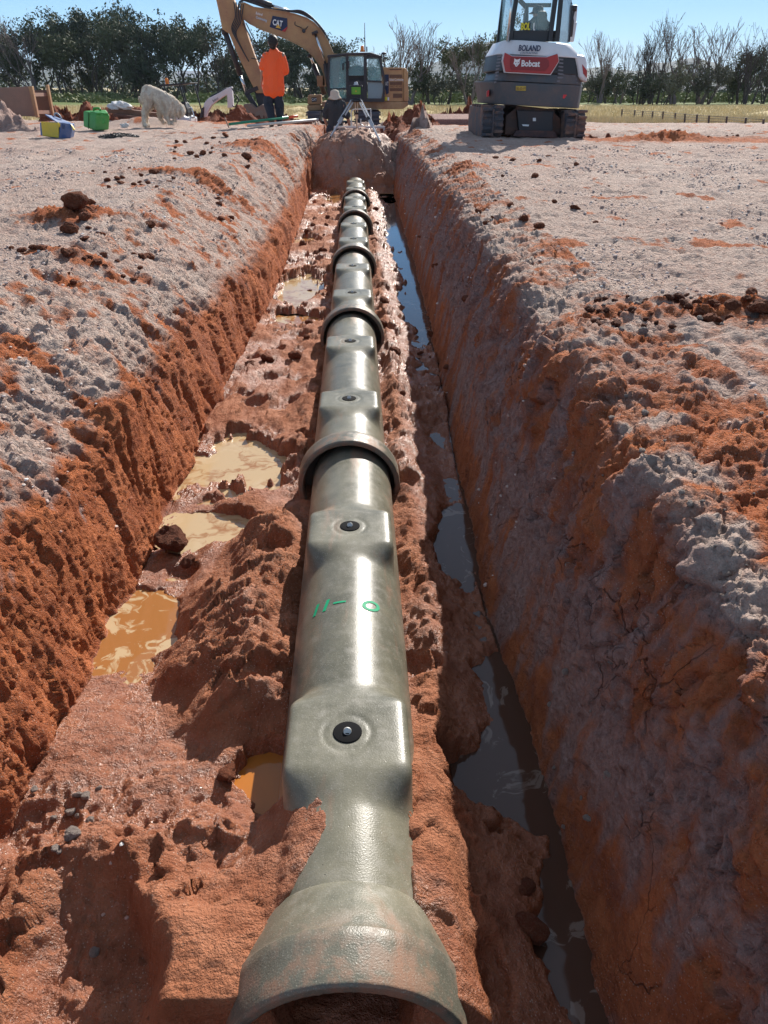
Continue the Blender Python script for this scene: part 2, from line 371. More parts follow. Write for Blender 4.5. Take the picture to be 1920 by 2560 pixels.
def build_ground():
    ys = list(np.arange(-1.5, .4, .03)); y = .4
    while y < 33.2: ys.append(y); y += .022 if 14.7 < y < 17.4 else max(.0055, .0043 * y * (1 if y < 15 else 1.6))
    ys = np.array(ys); ny = len(ys)
    segs = [(-20, -7, 60), (-7, -3.2, 90), (-3.2, 'SL', 170), ('SL', 'ML', 85), ('ML', 'CL', 70), ('CL', 'BL', 85), ('BL', 'BR', 235),
            ('BR', 'WR', 70), ('WR', 'CR', 75), ('CR', 'SR', 70), ('SR', 3.2, 190), (3.2, 7, 90), (7, 24, 80)]
    def pt(k):
        if isinstance(k, str):
            a, b = P[k]; x = np.interp(ys, KY, a); z = np.interp(ys, KY, b)
            if k in ('SL', 'ML'): x = x + .09 * fbm(ys * .7, ys * 0 + 1.3, 3, 2) + .02 * pn(ys * 5, ys * 0, 8)
            if k == 'CL': x = x + .045 * fbm(ys * 1.3, ys * 0 + 4.3, 4, 5, .6); z = z + .09 * fbm(ys * 1.6, ys * 0, 4, 6, .6)
            if k == 'WR': x = x + .025 * fbm(ys * 1.2, ys * 0, 3, 7)
            if k == 'CR': x = x + .03 * fbm(ys * 1.5, ys * 0, 4, 9, .6); z = z + .035 * fbm(ys * 2.2, ys * 0, 4, 10, .6)
            if k == 'SR': x = x + .07 * fbm(ys * .8, ys * 0, 3, 11)
            if k == 'BR': x = x + .02 * pn(ys * 1.5, ys * 0, 12)
            if k == 'BL': x = x + .012 * pn(ys * 1.5, ys * 0, 13)
            return x, z
        return np.full(ny, float(k)), np.zeros(ny)
    X = []; Z = []; S = []
    names = []; s0 = np.zeros(ny)
    for i, (a, b, n) in enumerate(segs):
        xa, za = pt(a); xb, zb = pt(b); L = np.hypot(xb - xa, zb - za)
        tt = np.arange(n) / n
        if i == 0: tt = 1 - (1 - tt) ** 2.2
        if i == len(segs) - 1: tt = tt ** 2.2
        if b == 'BR': tt = np.arange(n) / n
        for t in tt:
            X.append(xa + (xb - xa) * t); Z.append(za + (zb - za) * t); S.append(s0 + L * t); names.append((i, t))
        s0 = s0 + L
    xb, zb = pt(24); X.append(xb); Z.append(zb); S.append(s0)
    X = np.array(X).T; Z = np.array(Z).T; S = np.array(S).T; nx = X.shape[1]
    Y = np.repeat(ys[:, None], nx, 1)
    seg = np.array([n[0] for n in names] + [12]); segt = np.array([n[1] for n in names] + [1.0])
    # round the corners of the section
    def smooth(A, w):
        k = np.ones(2 * w + 1) / (2 * w + 1); B = np.pad(A, ((0, 0), (w, w)), 'edge')
        c = np.cumsum(np.pad(B, ((0, 0), (1, 0))), axis=1); return (c[:, 2 * w + 1:] - c[:, :-2 * w - 1]) / (2 * w + 1)
    isfl = (seg == 6)
    Xs, Zs = smooth(smooth(X, 9), 7), smooth(smooth(Z, 9), 7)
    keep = np.zeros(nx); a0 = np.where(isfl)[0]; keep[max(0, a0[0] - 10):a0[-1] + 11] = 1
    keep = np.convolve(keep, np.ones(9) / 9, 'same')
    X = Xs * (1 - keep) + X * keep; Z = Zs * (1 - keep) + Z * keep
    fl = isfl.astype(float)[None, :] * np.ones((ny, 1))
    wallL = ((seg == 5) * 1.0 + (seg == 4) * ss(.5, 1, segt))[None, :] * np.ones((ny, 1))
    wallR = ((seg == 7) + (seg == 8) * 1.0 + (seg == 9) * (1 - ss(0, .6, segt)))[None, :] * np.ones((ny, 1))
    slopeL = (((seg == 3) | (seg == 4)) * 1.0)[None, :] * np.ones((ny, 1))
    wallL, wallR, slopeL = [smooth(a, 5) for a in (wallL, wallR, slopeL)]
    flat = 1 - np.clip(wallL + wallR + fl + slopeL * .5, 0, 1)
    # undug level, end plug
    near = np.clip(1 - (np.abs(X - 0) - 1.6) / 1.0, 0, 1)
    names_x = X[ny // 2]; c0 = np.where(isfl)[0]; c0 = slice(c0[0], c0[-1] + 1); Z = Z.copy(); Z[:, c0] = floor_h(X[:, c0], Y[:, c0])
    G = gz(X, Y)
    Z = Z + G * (1 - near * (1 - ss(20, 26, Y)))
    # close the trench with the plug of fill
    mh = mound_h(X, Y); Zt = np.maximum(Z, mh)
    inpit = (X > -1.3) & (X < 1.35)
    Z = np.where(inpit & (Y > 14.6), Zt * 1.0, Z)
    endf = ss(22.5, 25, Y); Z = Z * (1 - endf) + G * endf
    plug = np.clip((mh - (Z - .03)) / .05, 0, 1) * (Y > 14.8) * inpit
    # base normals from the coarse sheet
    def normals(X, Y, Z):
        du = np.stack(np.gradient(X, axis=1)[None] * 1, 0)[0], np.gradient(Y, axis=1), np.gradient(Z, axis=1)
        dv = np.gradient(X, axis=0), np.gradient(Y, axis=0), np.gradient(Z, axis=0)
        n = np.stack([du[1] * dv[2] - du[2] * dv[1], du[2] * dv[0] - du[0] * dv[2], du[0] * dv[1] - du[1] * dv[0]])
        return n / (np.linalg.norm(n, axis=0) + 1e-12)
    N = normals(X, Y, Z); N[:, fl > .5] = np.array([0, 0, 1.])[:, None]
    for a in range(3): N[a] = smooth(N[a], 6)
    s = S; det = np.clip(1.6 - Y / 9, .25, 1)          # fine relief fades where it is under a pixel
    D = np.zeros_like(X)
    def on(w, fn):
        c = np.where(np.abs(w).max(0) > 1e-4)[0]
        if not len(c): return
        c = slice(c[0], c[-1] + 1); D[:, c] += w[:, c] * fn(X[:, c], Y[:, c], Z[:, c], s[:, c], det[:, c])
    # gravelly ground
    lf = fbm(X * .8, Y * .6, 3, 70)
    dp, vp = worley(X * 26, Y * 26, 3); peb = np.clip(.62 - dp, 0, 1) * (vp > .35)
    dq, vq = worley(s * 13, Y * 13, 5); cob = np.clip(.5 - dq, 0, 1) * (vq > .72)
    rut = ridge(X * .5 + .3 * lf, Y * 2.4, 3, 71) * ss(1.8, 3, X) + .6 * ridge(X * .7, Y * 2.0, 2, 72) * ss(-2.2, -3, X)
    D += (flat + .6 * slopeL) * (.020 * fbm(X * 2.2, Y * 2.2, 4, 73, .6) + .012 * facet(X * 6 + Y, Y * 9, 60) + .006 * fbm(X * 9, Y * 9, 3, 74, .6) + .010 * peb * det + .012 * cob + .010 * facet(X * 21, Y * 21, 61) * det)
    D += flat * .017 * rut
    for y0_, sl_, xa_ in ((6.4, .10, 2.6), (8.9, -.05, 2.2), (9.8, -.05, 2.4), (12.3, .06, 2.0), (7.4, .22, 4.0)):
        v_ = Y - y0_ - sl_ * (X - 3) - .25 * pn(X * .25, Y * 0 + y0_, 3); bd = ss(.20, .15, np.abs(v_)) * ss(xa_, xa_ + .8, X)
        D += flat * bd * (.011 * np.sin(X * 2 * np.pi / .17 + np.abs(v_) * 22) - .012) * (.6 + .6 * pn(X * .8, Y, 9))
    for x0_, sl_ in ((-4.2, .03), (-5.4, .03)):
        v_ = X - x0_ - sl_ * Y - .3 * pn(Y * .2, X * 0, 4); bd = ss(.18, .13, np.abs(v_)) * ss(5, 7, Y)
        D += flat * bd * (.010 * np.sin(Y * 2 * np.pi / .3 + np.abs(v_) * 20) - .014)
    # left shoulder: clods dragged down towards the lip
    sh = Y - .55 * s
    on(slopeL, lambda X, Y, Z, s, det: .012 * ridge(s * 2.2, (Y - .55 * s) * 5.5, 3, 75, .55) + .018 * facet(s * 4, (Y - .55 * s) * 9, 62) + .016 * facet(s * 14, (Y - .55 * s) * 24, 63) + .010 * facet(s * 34, Y * 40, 64) * det + .016 * fbm(s * 3, Y * 3, 3, 76, .5))
    # red cut faces: vertical tooth marks, broken plates, cracks
    on(wallL, lambda X, Y, Z, s, det: (.001 + .006 * ss(-.1, .5, pn(Y * .9, s, 5))) * ridge(s * .8, Y * 5 + .5 * s, 3, 78, .5) + .030 * fbm(s * .8, Y * 1.6, 3, 8) + .020 * facet(s * 1.6, Y * 4 + s, 65) + .011 * facet(s * 4, Y * 15, 66) + .011 * facet(s * 16, Y * 40, 67) * det + .006 * facet(s * 34, Y * 70, 68) * det - .05 * np.clip(ridge(s * 1.1, Y * 4, 2, 79) - 1.05, 0, 1) + .02 * fbm(s * 2.5, Y * 3, 2, 80))
    low = (seg == 7)[None, :] * (1 - .4 * segt[None, :])
    rough_ = 1 - .85 * smooth(low * np.ones((ny, 1)), 9)
    on(wallR * rough_, lambda X, Y, Z, s, det: (.014 * ridge(s * 3.0 - Y * 1.2, Y * 4 + s, 3, 81, .55) + .034 * facet(s * 5, Y * 5 + s * 3, 68) + .020 * facet(s * 16, Y * 18, 69) + .009 * facet(s * 38, Y * 40, 70) * det))
    on(wallR, lambda X, Y, Z, s, det: .006 * fbm(s * 3, Y * 12, 3, 84) + .006 * facet(s * 4, Y * 13, 71))
    cr = (seg == 9)[None, :] * 1.0; cr = smooth(cr * np.ones((ny, 1)), 9); on(cr, lambda X, Y, Z, s, det: .026 * facet(s * 5, (Y - s) * 7, 72) + .018 * facet(s * 17, Y * 17, 73) + .008 * facet(s * 36, Y * 38, 74) * det)
    ry = np.where(ys > 14.5)[0][0]; cx_ = np.where((names_x > -1.6) & (names_x < 1.6))[0]; cs = slice(cx_[0], cx_[-1] + 1); a_ = (slice(ry, None), cs)
    D[a_] += plug[a_] * (.06 * fbm(X[a_] * 3, Y[a_] * 3, 3, 87, .5) + .12 * facet(X[a_] * 4, Y[a_] * 3.3, 75) + .05 * facet(X[a_] * 11, Y[a_] * 10, 76) + .02 * facet(X[a_] * 26, Y[a_] * 22, 77))
    on(fl, lambda X, Y, Z, s, det: .004 * fbm(X * 26, Y * 26, 3, 89, .7) * det)
    # individual heaps of dug clay on the surface
    def heap(cx, cy, rx, ry, h, sd):
        q = np.exp(-(((X - cx) / rx) ** 2 + ((Y - cy) / ry) ** 2))
        return q * (h + 1.1 * h * facet(X * 9, Y * 9, sd) + .5 * h * facet(X * 22, Y * 22, sd + 1) + .4 * h * pn(X * 5, Y * 5, sd))
    H = heap(-1.95, 5.7, .33, .38, .07, 6) + heap(-1.75, 8.9, .8, .28, .05, 7) + heap(-1.5, 12.6, .5, .5, .07, 8) + heap(1.45, 3.0, .33, .20, .05, 9) \
        + heap(1.2, 9.2, .25, .6, .05, 10) + heap(1.9, 2.7, .3, .16, .05, 11) + heap(5.2, 14.2, .8, .3, .12, 12)
    D += H * (flat + slopeL * .7)
    X2 = X + N[0] * D; Y2 = Y + N[1] * D; Z2 = Z + N[2] * D
    # a little sideways drag so slopes show small overhangs
    Z2 -= .0
    # keep clear of the pipe
    pr = np.sqrt((X2 + .045) ** 2 + (Z2 + .81) ** 2)
    # masks for the material
    n1 = fbm(s * 1.1, Y * .9, 4, 90, .6); n2 = fbm(s * 3.5 + Y * 1.5, Y * 5, 4, 91, .6); n3 = fbm(X * 2.2, Y * 1.6, 4, 92, .6)
    nlo = fbm(X * .35, Y * .3, 3, 93)
    red = fl * 1.0
    lw = np.clip(wallL * 1.0, 0, 1)
    red += wallL * ss(-.35, .3, .3 + .6 * (-.34 - Z) * 2.2 + n2 * .6)
    sr_ = ((seg >= 7) & (seg <= 9))[None, :] * np.ones((ny, 1))
    nst = fbm(s * 1.2, Y * 7, 4, 95, .6)
    red += sr_ * (.13 + .72 * ss(-.45, .5, n2 * .35 + n1 * .35 + nst * .5 + .02 + .5 * ss(-.62, -.86, Z) - .25 * gau(Z, -.45, .2)))
    red -= smooth((seg == 9)[None, :] * np.ones((ny, 1)), 9) * .22
    red += slopeL * (1 - wallL) * (.16 + ss(.12, .55, n2 * .7 + n1 * .3 + .35 * ss(3.2, 2.0, Y)) * .6)
    red += flat * .14
    red += flat * (ss(.5, .9, n3 + .9 * H * 9) + .0)
    warmR = gau(Y, 1.7, 1.1) * ss(.72, .95, X) * ss(2.2, 1.3, X)
    red += flat * warmR * ss(-.1, .6, n3 + .08) * .85
    red += ss(.012, .05, H) * .9 * (1 - fl)
    red += flat * .8 * ss(13.2, 14.2, Y) * ss(15.6, 14.6, Y) * ss(3.6, 4.2, X) * ss(8.5, 7, X)
    backd = ss(20.6, 21.3, Y) * ss(26, 25, Y) * ss(-9.5, -8, X) * ss(4.4, 3.2, X)
    red += flat * backd * .9 * ss(.1, .3, n3 * .4 + .35)
    red = red * (1 - plug) + plug * (.04 + .30 * ss(0, .5, n3) + .3 * ss(-.45, -.75, Z))
    wet = fl * np.clip(.55 - (Z2 + .925) * 9, 0, 1) + fl * (.18 + .55 * ss(-.05, .4, fbm(X * 1.6, Y * 1.1, 3, 97) + .4 * (Z2 < -.87)))
    wet += fl * ss(.20, .30, X) * .75 + fl * .5 * np.exp(-(((X + .3) / .3) ** 2 + ((Y - 1.35) / .35) ** 2))  # damp slurry; the gutter strip also has the right wall's shade painted in
    wet *= (1 - plug)
    wet += ss(-.905, -.935, Z2) * (wallL + wallR)
    pale = plug * .35 + flat * (.30 + .7 * ss(-.3, .5, nlo + .4 * n3)) + .38 * slopeL * (1 - wallL) + .35 * smooth((seg == 9)[None, :] * np.ones((ny, 1)), 9)
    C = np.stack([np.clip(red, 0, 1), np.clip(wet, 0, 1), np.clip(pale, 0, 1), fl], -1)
    V = np.stack([X2, Y2, Z2], -1).reshape(-1, 3)
    idx = np.arange(ny * nx).reshape(ny, nx)
    F = np.stack([idx[:-1, :-1], idx[:-1, 1:], idx[1:, 1:], idx[1:, :-1]], -1).reshape(-1, 4)
    me = np_mesh('ground', V, F)
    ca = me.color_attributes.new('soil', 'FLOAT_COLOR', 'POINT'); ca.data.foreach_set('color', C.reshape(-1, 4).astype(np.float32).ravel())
    return me, X2, Y2, Z2, C, fl

def soil_material():
    m = mat('soil', (.3, .15, .1), .9, spec=.3); t = NT(m); o = t.obj()
    at = t.n('ShaderNodeVertexColor', layer_name='soil').outputs[0]
    sp = t.n('ShaderNodeSeparateColor', ins={0: at}); red, wet, pale = sp.outputs[0], sp.outputs[1], sp.outputs[2]
    nb = t.noise(o, 1.4, 6, .65); nm = t.noise(o, 7, 7, .7); nf = t.noise(o, 38, 6, .7); nv = t.vor(o, 62, 0); vc = t.vor(o, 62, 1)
    nf2 = t.noise(o, 150, 3, .6)
    rm = t.math('ADD', red, t.math('MULTIPLY', t.math('SUBTRACT', nm, .5), 1.1)); rm = t.math('ADD', rm, t.math('MULTIPLY', t.math('SUBTRACT', nf, .5), .7))
    rm = t.mr(rm, .22, .78)
    grav = t.mix(t.mr(nm, .3, .7), (.39, .255, .21), (.58, .415, .345))
    grav = t.mix(t.math('MULTIPLY', pale, .75), grav, (.62, .48, .41))
    grav = t.mix(t.math('MULTIPLY', t.n('ShaderNodeSeparateColor', ins={0: vc}).outputs[0], .5), grav, (.62, .53, .46))
    grav = t.mix(t.mr(nb, .5, .75, 0, .6), grav, (.38, .23, .195))
    grav = t.mix(t.mr(pale, .25, .0, 0, .9), grav, t.mix(t.mr(nf, .35, .65), (.27, .145, .12), (.47, .31, .275)))
    clay = t.mix(t.mr(nm, .3, .72), (.29, .075, .030), (.64, .215, .085))
    clay = t.mix(t.mr(nb, .5, .75, 0, .55), clay, (.36, .135, .085))
    clay = t.mix(t.mr(nf, .58, .8, 0, .45), clay, (.52, .24, .14))
    mud = t.mix(t.mr(nm, .3, .7), (.33, .112, .050), (.54, .235, .125))
    fl = t.n('ShaderNodeVertexColor', layer_name='soil').outputs[1]
    clay = t.mix(t.math('MULTIPLY', fl, .75), clay, mud)
    c = t.mix(rm, grav, clay)
    c = t.mix(t.math('MULTIPLY', wet, .6), c, t.mix(1.0, c, (.50, .42, .38), 'MULTIPLY'))  # damp darkens the soil; along the right gutter it also carries painted shade
    c = t.mix(t.mr(nf2, .62, .75, 0, .5), c, t.mix(1.0, c, (.5, .45, .42), 'MULTIPLY'))
    gv = t.vor(o, 120); gc = t.vor(o, 34); c = t.mix(t.math('MULTIPLY', t.mr(gv, .22, .14), t.mr(nb, .42, .6, .1, .8)), c, (.62, .50, .42))
    c = t.mix(t.math('MULTIPLY', t.mr(t.noise(o, 4.5, 6, .72), .54, .66), .28), c, t.mix(1.0, c, (.46, .40, .40), 'MULTIPLY'))
    ck = t.n('ShaderNodeTexVoronoi', feature='DISTANCE_TO_EDGE', ins={'Vector': t.n('ShaderNodeMix', data_type='VECTOR', ins={0: .12, 4: t.scale(o, (1, 1.0, .55)), 5: t.n('ShaderNodeTexNoise', ins={'Vector': o, 'Scale': 5.0, 'Detail': 4}).outputs[1]}).outputs[1], 'Scale': 8.0}).outputs[0]
    zz = t.n('ShaderNodeSeparateXYZ', ins={0: o}).outputs[2]; xx = t.n('ShaderNodeSeparateXYZ', ins={0: o}).outputs[0]
    cm = t.math('MULTIPLY', t.mr(ck, .014, .002), t.math('MULTIPLY', t.mr(t.noise(o, 1.7, 3), .48, .58), t.mr(pale, .22, .02))); cm = t.math('MULTIPLY', cm, t.math('MULTIPLY', t.mr(xx, .42, .50), t.mr(zz, -.05, -.2)))
    c = t.mix(t.math('MULTIPLY', cm, .6), c, (.07, .03, .022))
    t.set(t.b, 'Base Color', c)
    gl = t.math('MULTIPLY', wet, t.mr(nm, .35, .6, .35, 1.0))
    t.set(t.b, 'Roughness', t.mr(gl, 0, .8, .93, .27))
    t.set(t.b, 'Specular IOR Level', t.mr(gl, 0, .8, .2, .6))
    hgt = t.math('ADD', t.math('MULTIPLY', nf, 1.2), t.math('MULTIPLY', nf2, .6))
    hgt = t.math('ADD', hgt, t.math('MULTIPLY', t.math('SUBTRACT', .5, nv), t.mr(rm, 0, 1, .55, .12)))
    hgt = t.math('ADD', hgt, t.math('MULTIPLY', nm, 1.6))
    hgt = t.math('SUBTRACT', hgt, t.math('MULTIPLY', cm, .9))
    t.set(t.b, 'Normal', t.bump(hgt, t.mr(wet, 0, 1, .95, .55), .028))
    return m

SOIL = soil_material()
_me, GX, GY, GZ, GC, GF = build_ground()
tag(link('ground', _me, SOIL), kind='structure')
print('ground verts', len(_me.vertices))

# smooth lookup of the surface height (for placing things): nearest of the sheet's vertices
_f = (GF.ravel() < 2)
from mathutils import kdtree
_st = np.arange(0, GX.size, 23); _kd = kdtree.KDTree(len(_st)); _gx, _gy2, _gz = GX.ravel(), GY.ravel(), GZ.ravel()
for i, j in enumerate(_st): _kd.insert((_gx[j], _gy2[j], 0), i)
_kd.balance()
def hz(x, y):
    r = [(_gz[_st[i]]) for _, i, _ in _kd.find_n((x, y, 0), 3)]
    return float(sum(r) / 3)

# ------------------------------------------------------------------ the wide field beyond the site
def build_field():
    xs = np.concatenate([-np.geomspace(9, 1800, 46)[::-1], np.linspace(-8, 9, 26), np.geomspace(10, 1800, 46)])
    ys = np.concatenate([np.linspace(-3, 40, 60), np.geomspace(41, 2600, 60)])
    X, Y = np.meshgrid(xs, ys)
    Z = gz(X, Y) + .05 * fbm(X * .3, Y * .3, 3, 3) * ss(33, 40, Y)
    inside = (X > -18.5) & (X < 22) & (Y < 32.4)
    Z = Z - .05 - 1.9 * inside
    idx = np.arange(X.size).reshape(X.shape)
    F = np.stack([idx[:-1, :-1], idx[:-1, 1:], idx[1:, 1:], idx[1:, :-1]], -1).reshape(-1, 4)
    return np_mesh('field', np.stack([X, Y, Z], -1).reshape(-1, 3), F)
fm = mat('field_ground', (.4, .3, .17), .95, spec=.2); t = NT(fm); o = t.obj()
g1 = t.noise(t.scale(o, (1, .35, 1)), .25, 6, .7); g2 = t.noise(o, 3., 5, .7)
c = t.mix(t.mr(g1, .35, .65), (.56, .43, .22), (.44, .36, .18)); c = t.mix(t.mr(g2, .4, .7, 0, .6), c, (.66, .54, .32))
yy = t.n('ShaderNodeSeparateXYZ', ins={0: o}).outputs[1]
c = t.mix(t.math('MULTIPLY', t.mr(yy, 60, 74), t.mr(yy, 170, 100)), c, (.13, .17, .05))
t.set(t.b, 'Base Color', c); t.set(t.b, 'Normal', t.bump(g2, .6, .15))
tag(link('field', build_field(), fm), kind='structure')

# ------------------------------------------------------------------ puddles
def water_mat(name, kind):
    m = mat(name, (.3, .15, .06), .06, spec=.5); t = NT(m); o = t.obj()
    w = t.noise(o, 2.2, 5, .6, 1.2)
    sw = t.noise(t.n('ShaderNodeMix', data_type='VECTOR', ins={0: .35, 4: o, 5: t.n('ShaderNodeTexNoise', ins={'Vector': o, 'Scale': 3.0, 'Detail': 3}).outputs[1]}).outputs[1], 5.5, 7, .6, 2.6)
    if kind == 'cream': c = t.mix(t.mr(sw, .38, .50), (.34, .165, .065), (.52, .38, .215)); c = t.mix(t.mr(w, .48, .60), c, t.mix(t.mr(sw, .44, .56), (.42, .26, .13), (.56, .43, .27)))
    elif kind == 'ochre': c = t.mix(t.mr(sw, .545, .60), (.36, .155, .05), (.54, .40, .235))
    elif kind == 'orange': c = t.mix(t.mr(w, .35, .65), (.50, .18, .03), (.40, .15, .035))
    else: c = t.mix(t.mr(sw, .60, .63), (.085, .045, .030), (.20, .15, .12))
    t.set(t.b, 'Base Color', c)
    t.set(t.b, 'Roughness', t.mr(sw, .5, .6, .05, .16 if kind != 'dark' else .06))
    t.set(t.b, 'Normal', t.bump(t.noise(o, 12, 2), .04, .01))
    return m
WM = {k: water_mat('muddy_water_' + k, k) for k in ('cream', 'ochre', 'orange', 'dark')}
for nm, x0, x1, y0, y1, kd, lab in PUDDLES:
    if kd == 'dark': continue
    cx, cy, rx, ry = (x0 + x1) / 2, (y0 + y1) / 2, (x1 - x0) / 2 * 1.28, (y1 - y0) / 2 * 1.28
    b = MB(); n = 40
    pts = [(min(max(rx * math.cos(a) * (abs(math.cos(a)) + abs(math.sin(a))) ** .3, -2), 2), ry * math.sin(a) * (abs(math.cos(a)) + abs(math.sin(a))) ** .3) for a in [2 * math.pi * k / n for k in range(n)]]
    b.add([(p[0], p[1], 0) for p in pts], [tuple(range(n))])
    o = b.build('puddle', WM[kd]); o.location = (cx, cy, -.925)
    tag(o, lab, kind='structure')

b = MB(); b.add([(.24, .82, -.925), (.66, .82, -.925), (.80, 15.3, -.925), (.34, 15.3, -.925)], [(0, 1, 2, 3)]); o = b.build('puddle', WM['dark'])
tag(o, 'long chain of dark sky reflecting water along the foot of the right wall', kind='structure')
# ------------------------------------------------------------------ concrete pipes
PX, PZ = -.045, -.81
def concrete_mat():
    m = mat('wet_concrete', (.3, .29, .24), .3, spec=.38); t = NT(m); o = t.obj()
    n1 = t.noise(o, 3, 6, .65); n2 = t.noise(o, 26, 6, .7); n3 = t.noise(t.scale(o, (8, 1.2, 8)), 1.6, 4)
    c = t.mix(t.mr(t.math('ADD', t.math('MULTIPLY', n1, .75), t.math('MULTIPLY', t.noise(t.scale(o, (3, .8, 3)), 2.5, 5, .7), .25)), .38, .62), (.095, .095, .070), (.225, .212, .155))
    c = t.mix(t.mr(n2, .5, .8, 0, .5), c, (.33, .31, .27))
    yz = t.n('ShaderNodeSeparateXYZ', ins={0: o})
    side = t.mr(yz.outputs[2], .10, -.10)           # clay splash low on the flanks
    end = t.mr(yz.outputs[1], .17, .02)             # and on the collar
    f = t.math('MULTIPLY', t.math('ADD', t.math('MULTIPLY', side, .9), t.math('MULTIPLY', end, .75)), t.mr(t.math('ADD', t.math('MULTIPLY', n1, .7), t.math('MULTIPLY', n2, .5)), .54, .63))
    f = t.math('ADD', f, t.mr(n3, .56, .72, 0, .7)); rn = t.noise(t.scale(o, (9, 9, 2.5)), 2.2, 5, .7); f = t.math('ADD', f, t.math('MULTIPLY', t.mr(rn, .56, .66), t.mr(yz.outputs[2], .17, .05, .0, .8)), clamp=True)
    c = t.mix(t.mr(yz.outputs[1], .16, .10, 0, .35), c, (.16, .155, .13)); c = t.mix(t.math('MULTIPLY', f, .8), c, (.30, .15, .09))
    pit = t.vor(o, 75); pn_ = t.noise(o, 12, 3); pits = t.math('MULTIPLY', t.mr(pit, .16, .06), t.mr(pn_, .52, .60))
    c = t.mix(t.mr(t.vor(o, 210), .20, .10, 0, .55), c, (.07, .065, .055)); c = t.mix(t.mr(t.noise(o, 320, 2), .58, .72, 0, .5), c, (.42, .40, .34))
    t.set(t.b, 'Base Color', t.mix(t.math('MULTIPLY', pits, .6), c, (.06, .05, .045)))
    t.set(t.b, 'Roughness', t.math('ADD', t.mr(n2, .3, .7, .27, .42), t.math('MULTIPLY', f, .25)))
    hh = t.math('ADD', t.noise(o, 260, 2, .6), t.math('MULTIPLY', n2, .05)); hh = t.math('SUBTRACT', hh, pits)
    t.set(t.b, 'Normal', t.bump(hh, t.mr(yz.outputs[1], .22, .10, .45, .8), .0010))
    return m
CONC = concrete_mat()
BLACK = mat('painted_recess_shade', (.008, .008, .009), .9, spec=.15)  # dark of the recessed lifting hole, painted on a flat disc
PIN = mat('galvanised_pin', (.62, .62, .58), .35, .4)
PLUGY = [(atz(733 * DS, 1578 * DS, -.61).y - .78), (atz(745 * DS, 1133 * DS, -.61).y - .78)]
print('plug offsets', PLUGY)
L = 2.4
def pipe_barrel():
    nt = 200; ys = np.concatenate([np.arange(.06, .30, .01), np.arange(.30, 2.10, .0085), np.arange(2.10, L + .07, .02)]); th = np.linspace(0, 2 * np.pi, nt, endpoint=False)
    T, Yg = np.meshgrid(th, ys)      # T=0 is the top
    r = np.full(T.shape, .18)
    r = r + .035 * ss(.24, .08, Yg)          # flare towards the collar
    a = np.abs((T + np.pi) % (2 * np.pi) - np.pi)
    for py in PLUGY:
        b = ss(-.215, -.10, Yg - py) * (1 - ss(.10, .22, Yg - py))
        flat_ = .1925 / np.maximum(np.cos(a), .05); side = .158 / np.maximum(np.sin(a), .05)
        q = (flat_ ** -14 + side ** -14) ** (-1 / 14.0)
        q = np.where(a < 1.4, np.maximum(q, .18), .18)
        r = np.maximum(r, r * (1 - b) + q * b)
        # ring pressed into the flat and hole
        px = r * np.sin(T); d = np.hypot(px, Yg - py)
        dent = .0025 * np.exp(-((d - .060) / .004) ** 2)
        r = r - np.where(a < 1.2, dent, 0)
    V = np.stack([r * np.sin(T), Yg, r * np.cos(T)], -1).reshape(-1, 3)
    idx = np.arange(T.size).reshape(T.shape); nx_ = np.roll(idx, -1, 1)
    F = np.stack([idx[:-1], nx_[:-1], nx_[1:], idx[1:]], -1).reshape(-1, 4)
    return np_mesh('barrel', V, F)
def pipe_collar():
    nt = 180; th = np.linspace(0, 2 * np.pi, nt, endpoint=False)
    prof = [(.150, .34), (.152, .16), (.204, .11), (.209, .006), (.212, .0), (.229, .0), (.2335, .005), (.235, .02), (.2355, .108), (.2315, .114), (.218, .150), (.202, .19), (.1895, .225), (.1835, .238), (.176, .242)]
    # denser
    pr = []
    for i in range(len(prof) - 1):
        for k in range(4): pr.append(tuple(prof[i][j] + (prof[i + 1][j] - prof[i][j]) * k / 4 for j in (0, 1)))
    pr.append(prof[-1]); pr = np.array(pr)
    T = np.repeat(th[None, :], len(pr), 0); Rr = np.repeat(pr[:, :1], nt, 1); Yg = np.repeat(pr[:, 1:], nt, 1)
    chip = .00015 * fbm(T * 9, Yg * 30, 3, 4) * (Rr > .2)
    Rr = Rr + chip; Yg = Yg + .0002 * fbm(T * 22, Rr * 30, 3, 5) * (Yg < .02)
    V = np.stack([Rr * np.sin(T), Yg, Rr * np.cos(T)], -1).reshape(-1, 3)
    idx = np.arange(T.size).reshape(T.shape); nx_ = np.roll(idx, -1, 1)
    F = np.stack([idx[:-1], nx_[:-1], nx_[1:], idx[1:]], -1).reshape(-1, 4)
    return np_mesh('collar', V, F)
bm_, cm_ = pipe_barrel(), pipe_collar()
def make_pipe():
    root = empty('concrete_pipe')
    link('barrel', bm_, CONC, root); link('collar', cm_, CONC, root)
    for py in PLUGY:
        b = MB(); b.lathe([(.0365, .1885), (.0365, .1945), (.034, .1952), (.0005, .1950)], (0, py, 0), 'z', 40); pl = b.build('lifting_plug', BLACK, root)
        c = MB(); c.tube([(0, py, .194), (0, py - .001, .1995), (0, py - .002, .200)], [.0105, .0105, .008], 14); c.build('pin', PIN, pl)
    return root
pipe0 = make_pipe()
pipe_lab = ['nearest wet concrete pipe, with green marks on its back and an open collar in front',
  'second wet concrete pipe in the line, directly behind the one with green marks',
  'third concrete pipe in the line, beside the wide orange and lilac puddle', 'fourth concrete pipe in the line, beside the blue glinting channel',
  'fifth concrete pipe in the line, in lumpy mud short of the end', 'last concrete pipe of the line, half buried in mud before the mound of fill']
